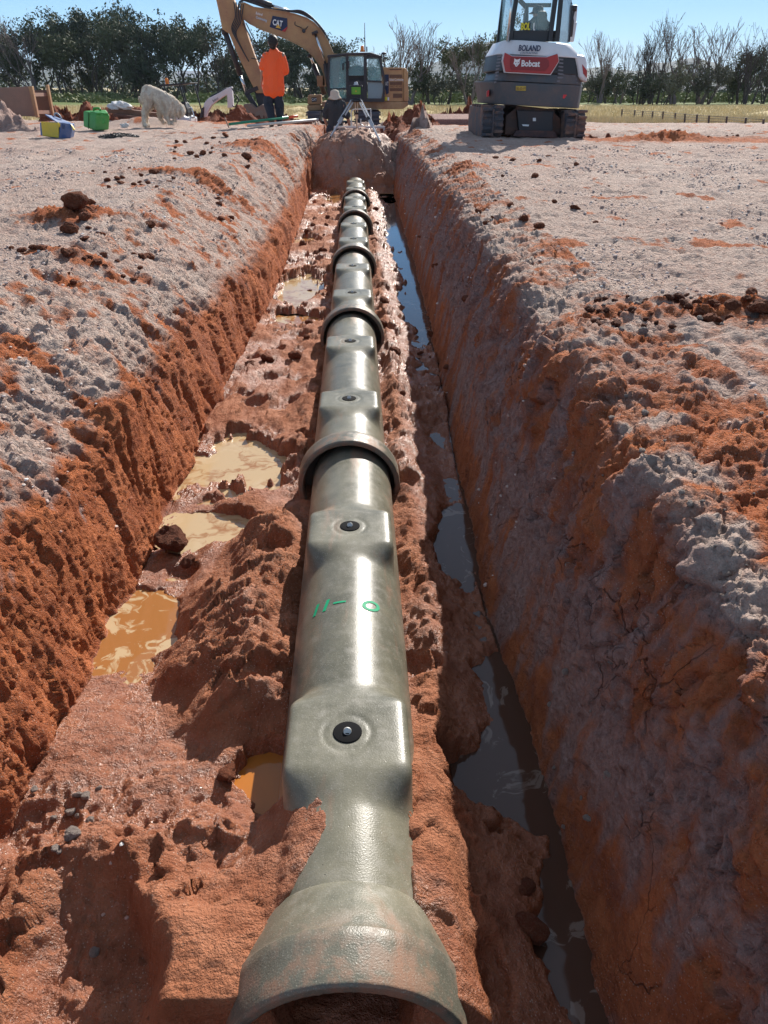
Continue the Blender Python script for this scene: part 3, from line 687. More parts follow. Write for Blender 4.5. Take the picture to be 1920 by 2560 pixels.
for i, (y0, dx, dz) in enumerate([(.78, 0, 0), (3.15, -.012, 0), (5.53, -.004, -.003), (7.98, .0, 0), (10.5, .015, 0), (12.86, .025, -.01)]):
    o = pipe0 if i == 0 else copy_tree(pipe0)
    o.location = (PX + dx, y0, PZ + dz); tag(o, pipe_lab[i], 'pipe', 'concrete drain pipes laid end to end in the trench')
# green crayon writing on the near pipe:  "11 - 0"
GREEN = mat('green_crayon', (.01, .34, .16), .6, spec=.2)
def wrap_text(txt, size, x, y, rot=0, parent=None):
    me = text_mesh(txt, size, .0, bold=.0022, shear=.25)
    bm = bmesh.new(); bm.from_mesh(me)
    bmesh.ops.subdivide_edges(bm, edges=[e for e in bm.edges if e.calc_length() > .01], cuts=3)
    bmesh.ops.triangulate(bm, faces=bm.faces)
    for v in bm.verts:
        a = (v.co.x + x) / .18; rr_ = .1815
        v.co = Vector((rr_ * math.sin(a), v.co.y + y, rr_ * math.cos(a)))
    bm.to_mesh(me); bm.free()
    return link('green_marking', me, GREEN, parent)
my = atz(750 * DS, 1300 * DS, -.63).y - .78
wrap_text('11', .075, -.10, my, 0, pipe0); wrap_text('\u2013', .07, -.035, my + .005, 0, pipe0); wrap_text('O', .075, .065, my - .01, 0, pipe0)
# ------------------------------------------------------------------ big tan excavator, standing in its dug-out pad
TAN = dirty('tan_paint', (.50, .28, .12), .5, (.34, .16, .11), .8, 1.6)
TAN2 = dirty('dusty_tan_paint', (.44, .27, .13), .5, (.28, .11, .07), .8, 1.6)
DK = dirty('black_steel', (.028, .028, .032), .5, (.16, .08, .06), .3, 3)
STEEL = mat('chrome_rod', (.7, .7, .7), .25, 1.0)
TRK = dirty('track_steel', (.07, .07, .09), .5, (.22, .11, .08), .6, 4)
GLASS = mat('tinted_glass', (.22, .42, .44), .05, spec=.6); GLASS.node_tree.nodes['Principled BSDF'].inputs['Alpha'].default_value = .42
GLASSD = mat('dusty_glass', (.24, .31, .36), .12, spec=.6); GLASSD.node_tree.nodes['Principled BSDF'].inputs['Alpha'].default_value = .72
GRILL = mat('brown_grille', (.17, .08, .05), .7)
NAVY = mat('navy_decal', (.012, .022, .07), .5); WHITE = dirty('white_decal', (.80, .80, .80), .5, (.5, .4, .35), .2)
YEL = mat('yellow_decal', (.75, .42, .05), .5); REDD = mat('red_decal', (.45, .03, .03), .5); LBLUE = mat('pale_blue_decal', (.55, .68, .80), .5)
ORANGE = mat('orange_lens', (.9, .22, .02), .25)
BR = dirty('bright_yellow', (.80, .70, .03), .5, (.4, .3, .1), .2)
class V:
    """maps zoomed photo coordinates to the upright plane at depth Y"""
    def __init__(s, ox, oy, k, Y): s.a = (ox, oy, k, Y)
    def __call__(s, u, v, Y=None):
        ox, oy, k, y0 = s.a; return aty(ox + u * k, oy + v * k, Y or y0)
    def xz(s, pts, Y=None): return [(lambda p: (p.x, p.z))(s(u, v, Y)) for u, v in pts]
def text_px(name, txt, vv, u0, u1, v, Y, mt, parent, hfac=1.0, rot=0, bold=.0, shear=0, size=None):
    a, b = vv(u0, v, Y), vv(u1, v, Y); wd = (b - a).length
    me = text_mesh(txt, 1.0, .002, bold, shear=shear)
    xs = [q.co.x for q in me.vertices]; w0 = max(xs) - min(xs); mxc = (max(xs) + min(xs)) / 2
    k = wd / w0
    for q in me.vertices: q.co.x = (q.co.x - mxc) * k; q.co.y *= k * hfac
    o = link(name, me, mt, parent); o.location = (a + b) / 2; o.rotation_euler = (R(90), R(rot), 0)
    return o
def excavator():
    Y0, Y1 = 27.9, 30.2; q = V(500, 0, .33755, 28.2)
    root = empty('excavator'); tag(root, 'large tan excavator with blue decals on its raised boom, facing left behind the workers', 'excavator')
    for (ua, ub) in ((784, 892), (1140, 1338)):
        a, b = q(ua, 840, 27.2), q(ub, 840, 27.2); zt, zb = a.z, -1.02; h = zt - zb
        tr = MB(); yc0, yc1 = 27.4, 31.2
        tr.prism([(27.2 + .15, zb), (yc1 - .15, zb), (yc1, zb + .25), (yc1, zt - .3), (yc1 - .3, zt), (27.2 + .25, zt), (27.2, zt - .25), (27.2, zb + .2)], a.x + .04, b.x - .04, 'x')
        o = tr.build('track', TRK, root, .02)
        sh = MB()
        for k in range(9): zz = zb + .06 + k * h / 9.0; sh.box(a.x, b.x, 27.14, 27.22, zz, zz + .045)
        for k in range(24): yy = 27.3 + k * .16; sh.box(a.x, b.x, yy, yy + .05, zt - .01, zt + .04)
        sh.build('track_shoe', TRK, o)
    b = MB(); x0, x1 = q(900, 900).x, q(1130, 900).x; b.box(x0 - .2, x1 + .2, 28.2, 30.2, -.75, -.42); b.build('undercarriage', DK, root, .03)
    b = MB(); b.lathe([(.62, -.5), (.62, -.2)], ((x0 + x1) / 2, 29.2, 0)); b.build('slew_ring', DK, root)
    # deck and engine body
    b = MB(); b.prism(q.xz([(905, 752), (1536, 752), (1539, 778), (1500, 806), (1080, 812), (905, 790)]), Y0, Y1); b.build('deck', TAN2, root, .02)
    b = MB(); b.prism(q.xz([(1352, 502), (1500, 502), (1500, 751), (1352, 751)]), Y0 + .03, Y1 - .03); body = b.build('engine_cover', TAN, root, .015)
    b = MB(); b.prism(q.xz([(1502, 502), (1522, 505), (1537, 540), (1537, 640), (1541, 668), (1541, 751), (1502, 751)]), Y0, Y1); b.build('counterweight', TAN, root, .04, 3)
    b = MB()
    for (u0, u1, v0, v1) in ((1404, 1502, 552, 577), (1406, 1502, 604, 628), (1406, 1502, 652, 674), (1430, 1502, 692, 724), (1404, 1498, 510, 518)):
        a, c = q(u0, v1, Y0), q(u1 - 4, v0, Y0); n = 4
        for k in range(n): z0 = a.z + (c.z - a.z) * k / n; b.box(a.x, c.x, Y0 + .012, Y0 + .04, z0, z0 + (c.z - a.z) / n * .8)
    b.build('grille', GRILL, root)
    b = MB(); b.prism(q.xz([(1369, 552), (1398, 552), (1398, 690), (1380, 700), (1369, 640)], Y0), Y0 + .008, Y0 + .03); d = b.build('decal', NAVY, root)
    text_px('decal_text', 'CAT', q, 1360, 1396, 622, Y0, WHITE, d, 2.0)
    text_px('company_name', 'Boland Contracting', q, 1404, 1507, 590, Y0 - .004, WHITE, root, 1.7, bold=.01)
    text_px('phone_number', '0427 402 402', q, 1412, 1498, 640, Y0 - .004, GRILL, root, 1.3)
    b = MB()
    a, c = q(1371, 744, Y0), q(1386, 718, Y0); b.box(a.x, c.x, Y0 + .005, Y0 + .03, a.z, c.z); b.build('warning_label', BR, root)
    b = MB(); a, c = q(1389, 744, Y0), q(1401, 720, Y0); b.box(a.x, c.x, Y0 + .005, Y0 + .03, a.z, c.z); b.build('warning_label', WHITE, root)
    # front toolbox
    b = MB(); b.prism(q.xz([(806, 703), (900, 699), (905, 770), (803, 772)], 29.4), 28.8, 29.7); tb = b.build('toolbox', TAN, root, .03)
    b = MB(); b.prism(q.xz([(801, 775), (906, 774), (907, 814), (815, 818), (801, 805)], 29.4), 28.8, 29.7); b.build('step_box', TAN2, root, .03)
    b = MB(); b.prism(q.xz([(825, 722), (862, 720), (866, 750), (830, 757)], 28.8), 28.785, 28.81); d = b.build('decal', DK, tb)
    text_px('decal_text', 'CAT', q, 827, 864, 738, 28.775, WHITE, tb, 1.2, bold=.02)
    # cab
    cab = empty('cab'); cab.parent = root
    ya, yb = 27.75, 28.85
    fr = MB()
    def pil(pts, w, Ys=(ya, yb), mb=None):
        for Y in Ys:
            pp = [q(u, v, ya) for u, v in pts]
            for i in range(len(pp) - 1):
                A, B = pp[i], pp[i + 1]; (mb or fr).bar((A.x, Y, A.z), (B.x, Y, B.z), .07, w)
    pil([(958, 420), (950, 600), (962, 742)], .09); pil([(1088, 405), (1092, 740)], .11); pil([(1222, 400), (1224, 742)], .12)
    pil([(1235, 418), (1330, 420), (1368, 600), (1356, 742)], .08); pil([(958, 742), (1360, 742)], .1); pil([(1240, 600), (1345, 606)], .05, (ya,)); pil([(950, 662), (1090, 655)], .04, (ya,))
    for (u, v) in ((958, 420), (962, 742), (1340, 420), (1356, 742), (1225, 400), (950, 600)):
        A = q(u, v, ya); fr.box(A.x - .04, A.x + .04, ya, yb, A.z - .04, A.z + .04)
    fr.build('cab_frame', DK, cab)
    b = MB(); b.prism(q.xz([(943, 408), (1090, 392), (1262, 388), (1300, 400), (1338, 412), (1338, 428), (1225, 410), (1090, 412), (944, 432)], ya), ya - .06, yb + .06); b.build('cab_roof', DK, cab, .02)
    for pts, mt in (([(962, 425), (1084, 412), (1086, 738), (966, 738), (955, 600)], GLASS), ([(1242, 426), (1326, 426), (1350, 600), (1242, 596)], GLASS), ([(1242, 606), (1346, 612), (1362, 650), (1340, 736), (1244, 738)], GLASSD), ([(1100, 415), (1216, 412), (1216, 560), (1100, 560)], GLASS)):
        b = MB(); b.prism(q.xz(pts, ya), ya + .02, ya + .032); b.build('window', mt, cab)
    b = MB(); b.prism(q.xz([(1224, 415), (1236, 415), (1236, 738), (1224, 738)], ya), ya - .03, ya); b.bar(q(1100, 560, 28.0), q(1216, 560, 28.0), .04, .5); b.box(q(1096, 600).x, q(1220, 600).x, ya, ya + .03, q(0, 740, ya).z, q(0, 600, ya).z); b.build('lower_panel', DK, cab)
    b = MB(); A = q(1120, 640, 28.3); C_ = q(1200, 480, 28.3)
    b.prism(q.xz([(1118, 612), (1150, 560), (1160, 490), (1175, 484), (1196, 490), (1200, 640), (1125, 640)], 28.3), 28.1, 28.6); b.build('operator_seat', DK, cab, .03)
    b = MB(); b.bar(q(1100, 452, 27.6), q(1100, 508, 27.6), .06, .20); b.bar(q(1090, 455, 27.6), q(1062, 470, 27.7), .02, .02); b.bar(q(1060, 470, 27.6), q(1060, 520, 27.6), .05, .10); b.build('mirror', DK, root, .01)
    b = MB(); c = q(1202, 384, 28.2); b.lathe([(.07, 0), (.07, .04), (.055, .05), (.05, .14), (.03, .165)], (c.x, c.y, c.z), 'z', 16); b.build('beacon', ORANGE, root)
    b = MB(); b.tube([q(1222, 384, 28.4), q(1219, 168, 28.4)], [.018, .008], 6); b.tube([q(1236, 384, 28.4), q(1235, 345, 28.4)], .02, 6); b.build('antenna', DK, root)
    b = MB(); p0, p1 = q(1365, 500, 28.4), q(1362, 400, 28.4); b.tube([p0, p1], .022, 8); b.lathe([(.03, 0), (.08, .02), (.08, .05), (.03, .07)], (p1.x, p1.y, p1.z - .02), 'z', 16); b.build('positioning_mast', DK, root)
    # boom
    yb0, yb1 = 28.95, 29.4
    up = [(300, 30), (330, 22), (400, 55), (560, 78), (700, 104), (790, 134), (850, 172), (900, 228), (945, 300), (985, 392), (975, 500), (965, 640)]
    dn = [(925, 640), (922, 560), (900, 505), (850, 430), (795, 372), (730, 330), (650, 290), (560, 255), (450, 215), (360, 170), (318, 135), (296, 80)]
    b = MB(); b.prism(q.xz(up + dn, 29), yb0, yb1); bo = b.build('boom', TAN, root, .02)
    b = MB()
    for line in (up, dn):
        pp = [q(u, v, 29) for u, v in line]
        for i in range(len(pp) - 1): b.bar((pp[i].x, 29.17, pp[i].z), (pp[i + 1].x, 29.17, pp[i + 1].z), .52, .03)
    b.build('boom_flange', TAN2, bo)
    b = MB(); b.prism(q.xz([(538, 117), (646, 136), (648, 200), (630, 237), (516, 200)], 28.95), 28.925, 28.95); d = b.build('decal', NAVY, bo)
    b = MB(); b.prism(q.xz([(648, 196), (648, 206), (631, 237), (606, 229)], 28.925), 28.915, 28.93); b.build('decal_corner', REDD, d)
    text_px('decal_text', 'CAT', q, 538, 612, 172, 28.90, WHITE, d, 1.35, rot=10, bold=.03)
    b = MB(); b.prism(q.xz([(560, 204), (578, 180), (600, 212)], 28.9), 28.885, 28.9); b.build('decal_triangle', YEL, d)
    text_px('company_name', 'Boland', q, 414, 462, 103, 28.93, WHITE, bo, 1.3, rot=12, bold=.015)
    text_px('company_name', 'Contracting', q, 414, 496, 140, 28.93, LBLUE, bo, 1.3, rot=16, bold=.015)
    # stick, links, bucket
    b = MB(); b.prism(q.xz([(112, -60), (225, -60), (262, 20), (300, 95), (325, 170), (345, 240), (400, 400), (440, 500), (462, 600), (468, 690), (418, 690), (372, 600), (290, 430), (215, 250), (165, 215), (140, 90), (120, 0)], 29), 28.98, 29.36); st = b.build('stick', TAN, root, .02)
    b = MB(); b.bar(q(372, 270, 28.95), q(440, 470, 28.95), .03, .05); b.bar(q(318, 170, 28.95), q(372, 272, 28.95), .03, .03); b.build('stick_rib', DK, st)
    b = MB()
    for k in range(5):
        r_ = random.Random(k)
        pts = [q(250 + k * 18, 10 + k * 6, 28.85), q(262 + k * 10, 120 + 10 * k, 28.8), q(235 + k * 8, 215 + k * 8, 28.8), q(290 + k * 6, 330 + k * 9, 28.85), q(330 + k * 8, 400 + k * 14, 28.9)]
        b.tube(catmull(pts, 6), .018, 6)
    b.tube(catmull([q(340, 170, 28.85), q(385, 260, 28.7), q(420, 330, 28.7), q(440, 430, 28.8), q(380, 430, 28.85)], 6), .016, 6)
    b.build('hose', DK, root)
    b = MB()
    for k in range(4): b.tube(catmull([q(280 + 8 * k, 60, 29), q(300 + 10 * k, 5 - 6 * k, 29), q(380, 22 - 5 * k, 29), q(520, 68 - 3 * k, 29.05), q(660, 86 - 3 * k, 29.05), q(740, 100 - 8 * k, 29), q(800, 128 - 8 * k, 29), q(850, 160 - 4 * k, 29), q(905, 225 - 5 * k, 29), q(955, 300 - 3 * k, 29)], 5), .015, 6)
    b.build('hose', DK, root)
    b = MB(); b.tube([q(372, -6, 29.17), q(470, 22, 29.17), q(530, 42, 29.17)], .085, 14); b.build('stick_cylinder', DK, root)
    b = MB(); b.tube([q(530, 42, 29.17), q(668, 84, 29.17)], .045, 12); b.build('cylinder_rod', STEEL, root)
    b = MB(); b.tube([q(182, 225, 29.1), q(298, 555, 29.1)], .085, 14); b.tube([q(176, 205, 29.1), q(190, 250, 29.1)], .11, 12); b.build('bucket_cylinder', DK, root)
    b = MB(); b.tube([q(296, 550, 29.1), q(342, 680, 29.1)], .045, 12); b.build('cylinder_rod', STEEL, root)
    b = MB(); b.bar(q(338, 690, 29.0), q(430, 650, 29.0), .08, .12); b.bar(q(338, 690, 29.3), q(430, 650, 29.3), .08, .12); b.bar(q(340, 680, 29.05), q(418, 800, 29.05), .1, .15); b.bar(q(340, 680, 29.3), q(418, 800, 29.3), .1, .15); b.bar(q(430, 640, 29.17), q(470, 800, 29.17), .3, .14); b.build('bucket_link', DK, root, .01)
    b = MB(); b.prism(q.xz([(330, 770), (385, 765), (420, 800), (470, 770), (520, 790), (560, 770), (560, 880), (520, 930), (340, 930)], 28.9), 28.6, 29.7); b.build('bucket', dirty('bucket_steel', (.24, .18, .14), .6, (.30, .13, .08), .7, 3), root, .03)
    for (tp, md, bt, yy) in (((850, 240), (930, 470), (952, 640), 28.85), ((815, 408), (842, 480), (925, 700), 29.5)):
        b = MB(); b.tube([q(*tp, yy), q(*md, yy)], .042, 12); b.build('cylinder_rod', STEEL, root)
        b = MB(); b.tube([q(*md, yy), q(*bt, yy)], .08, 14); b.tube([q(tp[0] - 3, tp[1] - 8, yy), q(tp[0] + 4, tp[1] + 14, yy)], .10, 12); b.build('boom_cylinder', DK, root)
    b = MB(); b.tube(catmull([q(705, 160, 28.93), q(705, 185, 28.9), q(750, 205, 28.9), q(770, 225, 28.9), q(800, 195, 28.93)], 5), .012, 6); b.lathe([(.05, -.03), (.06, .03)], tuple(q(768, 228, 28.9)), 'y', 12); b.build('work_light', DK, root)
def catmull(P_, n):
    P_ = [Vector(p) for p in P_]; out = []
    for i in range(len(P_) - 1):
        a, b, c, d = P_[max(i - 1, 0)], P_[i], P_[i + 1], P_[min(i + 2, len(P_) - 1)]
        for k in range(n):
            t = k / n; out.append(.5 * ((2 * b) + (c - a) * t + (2 * a - 5 * b + 4 * c - d) * t * t + (3 * b - a - 3 * c + d) * t ** 3))
    out.append(P_[-1]); return out
excavator()

# ------------------------------------------------------------------ white and grey digger at the right, seen from behind
WP = dirty('white_paint', (.72, .72, .74), .35, (.42, .32, .28), .25, 1.5); GP = dirty('grey_counterweight', (.06, .07, .08), .45, (.22, .14, .11), .6, 1.6)
RP = dirty('red_paint', (.40, .018, .02), .35, (.3, .1, .08), .25); RPD = mat('deep_red_paint', (.24, .012, .015), .4)
RUB = dirty('track_rubber', (.055, .057, .068), .75, (.28, .15, .10), 1.3, 4, bump=.3)
BLK = mat('black_plastic', (.018, .018, .022), .45)
def digger():
    q = V(1160, 0, .217, 14.9)
    root = empty('compact_excavator'); tag(root, 'white, red and grey compact excavator seen from behind with its operator in the cab', 'excavator')
    Yb = 14.75                                     # plane of its back
    def ex(pts, a, b, name, mt, bev=.01, par=root, seg=3, Yr=None):
        m = MB(); m.prism(q.xz(pts, Yr or a), a, b); return m.build(name, mt, par, bev, seg)
    for (ul, ur, vt, vb) in ((190, 478, 1232, 1578), (1138, 1436, 1290, 1622)):
        a, c = q(ul, vb, 14.6), q(ur, vt, 14.6); x0, x1, z0, z1 = a.x, c.x, a.z - .02, c.z
        m = MB(); y0, y1 = 14.6, 16.5
        m.prism([(y0 + .12, z0), (y1 - .12, z0), (y1, z0 + .15), (y1, z1 - .14), (y1 - .12, z1), (y0 + .12, z1), (y0 + .02, z1 - .1), (y0, z1 - .25), (y0 + .03, z0 + .1)], x0 + .02, x1 - .02, 'x')
        tr = m.build('track', RUB, root, .03, 3)
        m = MB(); h = z1 - z0; xm = (x0 + x1) / 2
        for k in range(5):
            zz = z0 + .03 + k * h / 5.0
            for (xa, xb, o_) in ((x0 + .015, xm - .02, 0), (xm + .02, x1 - .015, h / 10)):
                m.prism([(xa, zz + o_), (xb, zz + o_ + .008), (xb, zz + o_ + .045), (xa + .02, zz + o_ + .052)], y0 - .012, y0 + .05)
                m.box(xa, xb, y0 + .15 + k * .3, y0 + .24 + k * .3, z1 - .01, z1 + .025)
        m.box(xm - .018, xm + .018, y0 - .012, y0 + .05, z0 + .02, z1 - .03)
        m.build('track_lug', RUB, tr, .008)
    ex([(600, 1215), (1045, 1260), (1045, 1300), (1110, 1360), (1130, 1560), (470, 1560), (480, 1330), (600, 1245)], 14.95, 16.2, 'undercarriage', dirty('muddy_steel', (.08, .045, .035), .6, (.30, .13, .08), .8, 4, bump=.3), .02)
    ex([(610, 1270), (1030, 1285), (1020, 1590), (640, 1575)], 14.85, 15.0, 'blade_frame', DK, .01)
    ex([(668, 1432), (750, 1436), (744, 1456), (680, 1452)], 14.83, 14.86, 'bright_step', WHITE, 0); ex([(795, 1358), (828, 1358), (828, 1396), (795, 1396)], 14.83, 14.86, 'label_plate', WHITE, 0)
    ex([(560, 1575), (600, 1500), (1050, 1510), (1090, 1600)], 14.8, 14.95, 'dozer_blade', dirty('muddy_blade', (.06, .03, .03), .6, (.28, .12, .08), .8, 4), .02)
    # rounded house: stacked plan outlines
    def house(v_top, v_bot, names, mt, grow=0.0, y0=Yb, rad=.42, ul=260, ur=1420, ulb=None, urb=None, depth=1.7, steps=10, vtr=0, taper=0):
        zt = []; m = MB(); rings = []
        ulb = ulb or ul; urb = urb or ur
        for i in range(steps + 1):
            f = i / steps; v = v_bot + (v_top - v_bot) * f
            xl = q(ulb + (ul - ulb) * f, v).x; xr = q(urb + (ur - urb) * f, v + vtr).x; z = q(800, v).z
            e = taper * f * f; pts = []; cx = (xl + xr) / 2; w_ = (xr - xl) / 2 + grow
            for k in range(17):
                t_ = -1 + 2 * k / 16; bow = (1 - abs(t_) ** 2.6) ** (1 / 2.6)
                pts.append((cx + w_ * t_, y0 + e + rad * (1 - bow), z - (t_ * .036)))
            pts += [(cx + w_, y0 + depth, z - .036), (cx - w_, y0 + depth, z + .036)]
            rings.append(pts)
        n = len(rings[0]); vs = [p for r_ in rings for p in r_]
        fs = [(i * n + k, i * n + (k + 1) % n, (i + 1) * n + (k + 1) % n, (i + 1) * n + k) for i in range(steps) for k in range(n)]
        m.add(vs, fs, True); m.add([], []); bse = len(m.v) - len(vs)
        m.f += [tuple(bse + k for k in range(n)), tuple(bse + steps * n + k for k in range(n))]; m.sm += [False, False]
        return m.build(names, mt, root, .012, 2)
    house(960, 1225, 'counterweight', GP, ul=262, ur=1418, ulb=300, urb=1372, vtr=0)
    house(850, 959, 'upper_counterweight', GP, ul=420, ur=1400, ulb=372, urb=1416, y0=Yb + .02, taper=.02)
    house(640, 849, 'engine_cover', BLK, ul=408, ur=1400, ulb=372, urb=1415, y0=Yb + .03)
    house(482, 650, 'white_hood', WP, ul=500, ur=1290, ulb=398, urb=1415, y0=Yb, taper=.10)
    ex([(1250, 620), (1405, 640), (1424, 720), (1424, 960), (1325, 900), (1300, 760)], Yb + .11, Yb + 1.5, 'white_side_panel', WP, .05)
    ex([(1362, 740), (1416, 810), (1418, 895), (1375, 850)], Yb + .10, Yb + .13, 'red_side_decal', RP, 0, Yr=Yb + .1)
    # red badge panel
    F = Yb - .005
    ex([(458, 598), (552, 640), (950, 652), (1080, 610), (1097, 705), (998, 866), (468, 838), (440, 700)], F - .01, F + .1, 'badge_trim', WP, .004, Yr=F)
    rp = ex([(468, 606), (550, 648), (952, 660), (1074, 620), (1089, 704), (992, 855), (474, 828), (449, 700)], F - .035, F, 'badge_panel', RP, .012, Yr=F)
    ex([(528, 668), (545, 660), (945, 672), (970, 700), (975, 760), (930, 815), (545, 806), (525, 780)], F - .042, F - .03, 'badge_inset', RPD, .004, rp, Yr=F)
    text_px('badge_text', 'Bobcat', q, 662, 876, 735, F - .05, WHITE, rp, 1.12, rot=1, bold=.03)
    m = MB(); m.prism(q.xz([(582, 672), (600, 686), (622, 686), (650, 674), (640, 700), (640, 730), (626, 748), (608, 768), (594, 766), (586, 748), (570, 735), (578, 705)], F - .042), F - .046, F - .04); em = m.build('badge_emblem', WHITE, rp)
    m = MB()
    for pts in ([(588, 712), (604, 720), (602, 727), (590, 722)], [(618, 720), (634, 713), (630, 724), (620, 728)], [(600, 745), (612, 745), (606, 757)], [(572, 742), (590, 744), (574, 748)], [(622, 746), (640, 742), (638, 748)]):
        m.prism(q.xz(pts, F - .046), F - .0475, F - .045)
    m.build('emblem_marks', RPD, em)
    text_px('company_name', 'BOLAND', q, 628, 884, 558, Yb - .012, NAVY, root, 1.25, rot=1, bold=.035, shear=.12)
    text_px('company_subtitle', 'CONTRACTING', q, 645, 848, 612, Yb - .02, NAVY, root, 1.0, rot=1)
    # grilles
    m = MB()
    for k in range(9):
        v = 640 + k * 42; m.bar(q(1100 - k * 4, v, Yb + .03), q(1240 + k * 9, v + 22, Yb + .14), .02, .022)
    m.build('grille', (gm := mat('grille_metal', (.16, .15, .17), .4)), root); m = MB()
    for k in range(9): v = 640 + k * 38; m.bar(q(440 - k * 9, v, Yb + .03), q(386 - k * 4, v + 8, Yb + .10), .02, .022)
    m.build('grille', gm, root)
    ex([(600, 990), (714, 992), (712, 1046), (598, 1043)], Yb - .012, Yb + .03, 'number_plate', dirty('plate_yellow', (.62, .42, .05), .5), .003, Yr=Yb)
    text_px('plate_text', 'BL65-M', q, 606, 708, 1020, Yb - .016, GRILL, root, 1.2, bold=.0)
    ex([(1090, 1085), (1188, 1092), (1160, 1134), (1096, 1140)], Yb + .03, Yb + .12, 'tail_light', mat('red_lens', (.65, .01, .02), .3), .006)
    ex([(270, 1050), (292, 1035), (290, 1110), (268, 1115)], Yb + .25, Yb + .36, 'tail_light', mat('red_lens_side', (.5, .01, .02), .3), .006)
    # cab
    ya, yb = 15.05, 16.25; cabo = empty('cab'); cabo.parent = root
    fr = MB(); top = -330
    def pil(u0, v0, u1, v1, w, Y, mb=fr): mb.bar(q(u0, v0, Y), q(u1, v1, Y), .07, w)
    BL = (1160 - 1160)
    pil(520, 478, 600, 0, .07, ya); pil(600, 0, 640, top, .07, ya); pil(985, 478, 1050, 0, .075, ya); pil(1050, 0, 1075, top, .075, ya)
    pil(1070, 480, 1115, 0, .05, ya + .1); pil(1115, 0, 1135, top, .05, ya + .1)
    pil(390, 520, 455, 0, .055, yb); pil(455, 0, 500, top, .055, yb); pil(1195, 485, 1230, 60, .05, yb - .2); pil(1230, 60, 1130, top * .6, .05, yb - .2)
    m2 = fr; a, c = q(520, 478, ya), q(1000, 352, ya); m2.box(a.x, c.x, ya, ya + .08, a.z, c.z)
    for u, v in ((545, 350), (1020, 350)): pass
    # rounded corners of the rear window
    for (u, v, su, sv_) in ((578, 345, 1, -1), (960, 352, -1, -1)):
        fr.prism(q.xz([(u, v), (u + su * 26, v), (u + su * 6, v + sv_ * 8), (u, v + sv_ * 28)], ya), ya, ya + .05)
    A = q(700, 60, yb); B = q(1000, 60, yb); fr.bar(q(715, 480, yb), q(720, 60, yb), .06, .10); fr.bar(A, B, .06, .06); fr.bar(q(640, 0, yb), q(720, 90, yb), .06, .07)
    a = q(600, 352, yb); c = q(1195, 480, yb); fr.box(a.x, c.x, yb - .05, yb, q(0, 480, yb).z, q(0, 352, yb).z)
    fr.build('cab_frame', BLK, cabo)
    m = MB(); z0 = q(600, top, ya).z; m.box(q(500, top, ya).x, q(1135, top, ya).x, ya - .02, yb, z0, z0 + .08); m.build('cab_roof', BLK, cabo, .03, 3)
    for pts, Y in (([(600, 0), (1050, 0), (985, 350), (560, 345)], ya + .03), ([(600, 0), (1050, 0), (1075, top), (640, top)], ya + .03)):
        m = MB(); m.prism(q.xz(pts, Y), Y, Y + .01); m.build('rear_window', GLASS if False else mat('clear_glass', (.6, .8, .8), .04, Alpha=.16), cabo)
    # side glass panes run front to back
    for (u0, u1, Yn, Yf, mt) in ((560, 400, ya, yb, GLASS), (1075, 1200, ya + .1, yb - .2, GLASSD)):
        m = MB(); p = [q(u0, 478, Yn), q(u1, 500, Yf), q(u1 + 62, top, Yf), q(u0 + 75, top, Yn)]
        m.add([tuple(v) for v in p] + [(v.x + .01, v.y, v.z) for v in p], [(0, 1, 2, 3), (7, 6, 5, 4), (0, 4, 5, 1), (1, 5, 6, 2), (2, 6, 7, 3), (3, 7, 4, 0)]); m.build('side_window', mt, cabo)
    ex([(655, 260), (765, 262), (762, 352), (650, 350)], ya - .012, ya, 'window_sign', BLK, 0, cabo, Yr=ya)
    text_px('sign_text', 'BOL', q, 656, 762, 308, ya - .018, BR, cabo, 1.7, bold=.035, shear=.1)
    ex([(800, 270), (812, 262), (806, 330), (818, 350), (798, 350)], ya - .012, ya, 'torn_sticker', WHITE, 0, cabo, Yr=ya)
    m = MB(); m.tube([q(500, 478, ya - .1), q(540, 90, ya - .1), q(548, -100, ya - .1)], .018, 8); m.tube([q(508, 478, ya - .06), q(535, 240, ya - .06)], .012, 8); m.build('grab_rail', STEEL, root)
    m = MB(); m.tube([q(690, 260, yb - .1), q(692, 160, yb - .1), q(708, 145, yb - .1)], .014, 8); m.build('handle', BLK, cabo)
    m = MB(); p = q(905, 180, 15.62)
    m.prism(q.xz([(850, 130), (935, 128), (955, 170), (945, 215), (975, 270), (985, 352), (850, 352)], 15.5), 15.42, 15.56); m.build('operator_seat', BLK, cabo, .04, 3)
    # arm beyond the cab on the right
    m = MB(); m.bar(q(1212, 480, 16.7), q(1250, 250, 16.7), .16, .10); m.bar(q(1246, 260, 16.7), q(1262, 60, 16.7), .14, .09); m.build('boom', WP, root, .02)
    m = MB()
    for k in range(3): m.tube(catmull([q(1225 + 6 * k, 420, 16.6), q(1240 + 7 * k, 300 - 20 * k, 16.55), q(1235 + 8 * k, 200, 16.55), q(1255 + 6 * k, 120, 16.6), q(1245 + 8 * k, 66, 16.6)], 5), .02, 6)
    m.tube([q(1275, 66, 16.6), q(1265, 130, 16.6)], .05, 10); m.build('hose', DK, root)
    m = MB(); m.tube([q(1245, 90, 16.6), q(1240, 240, 16.6)], .035, 10); m.build('cylinder_rod', STEEL, root)
digger()

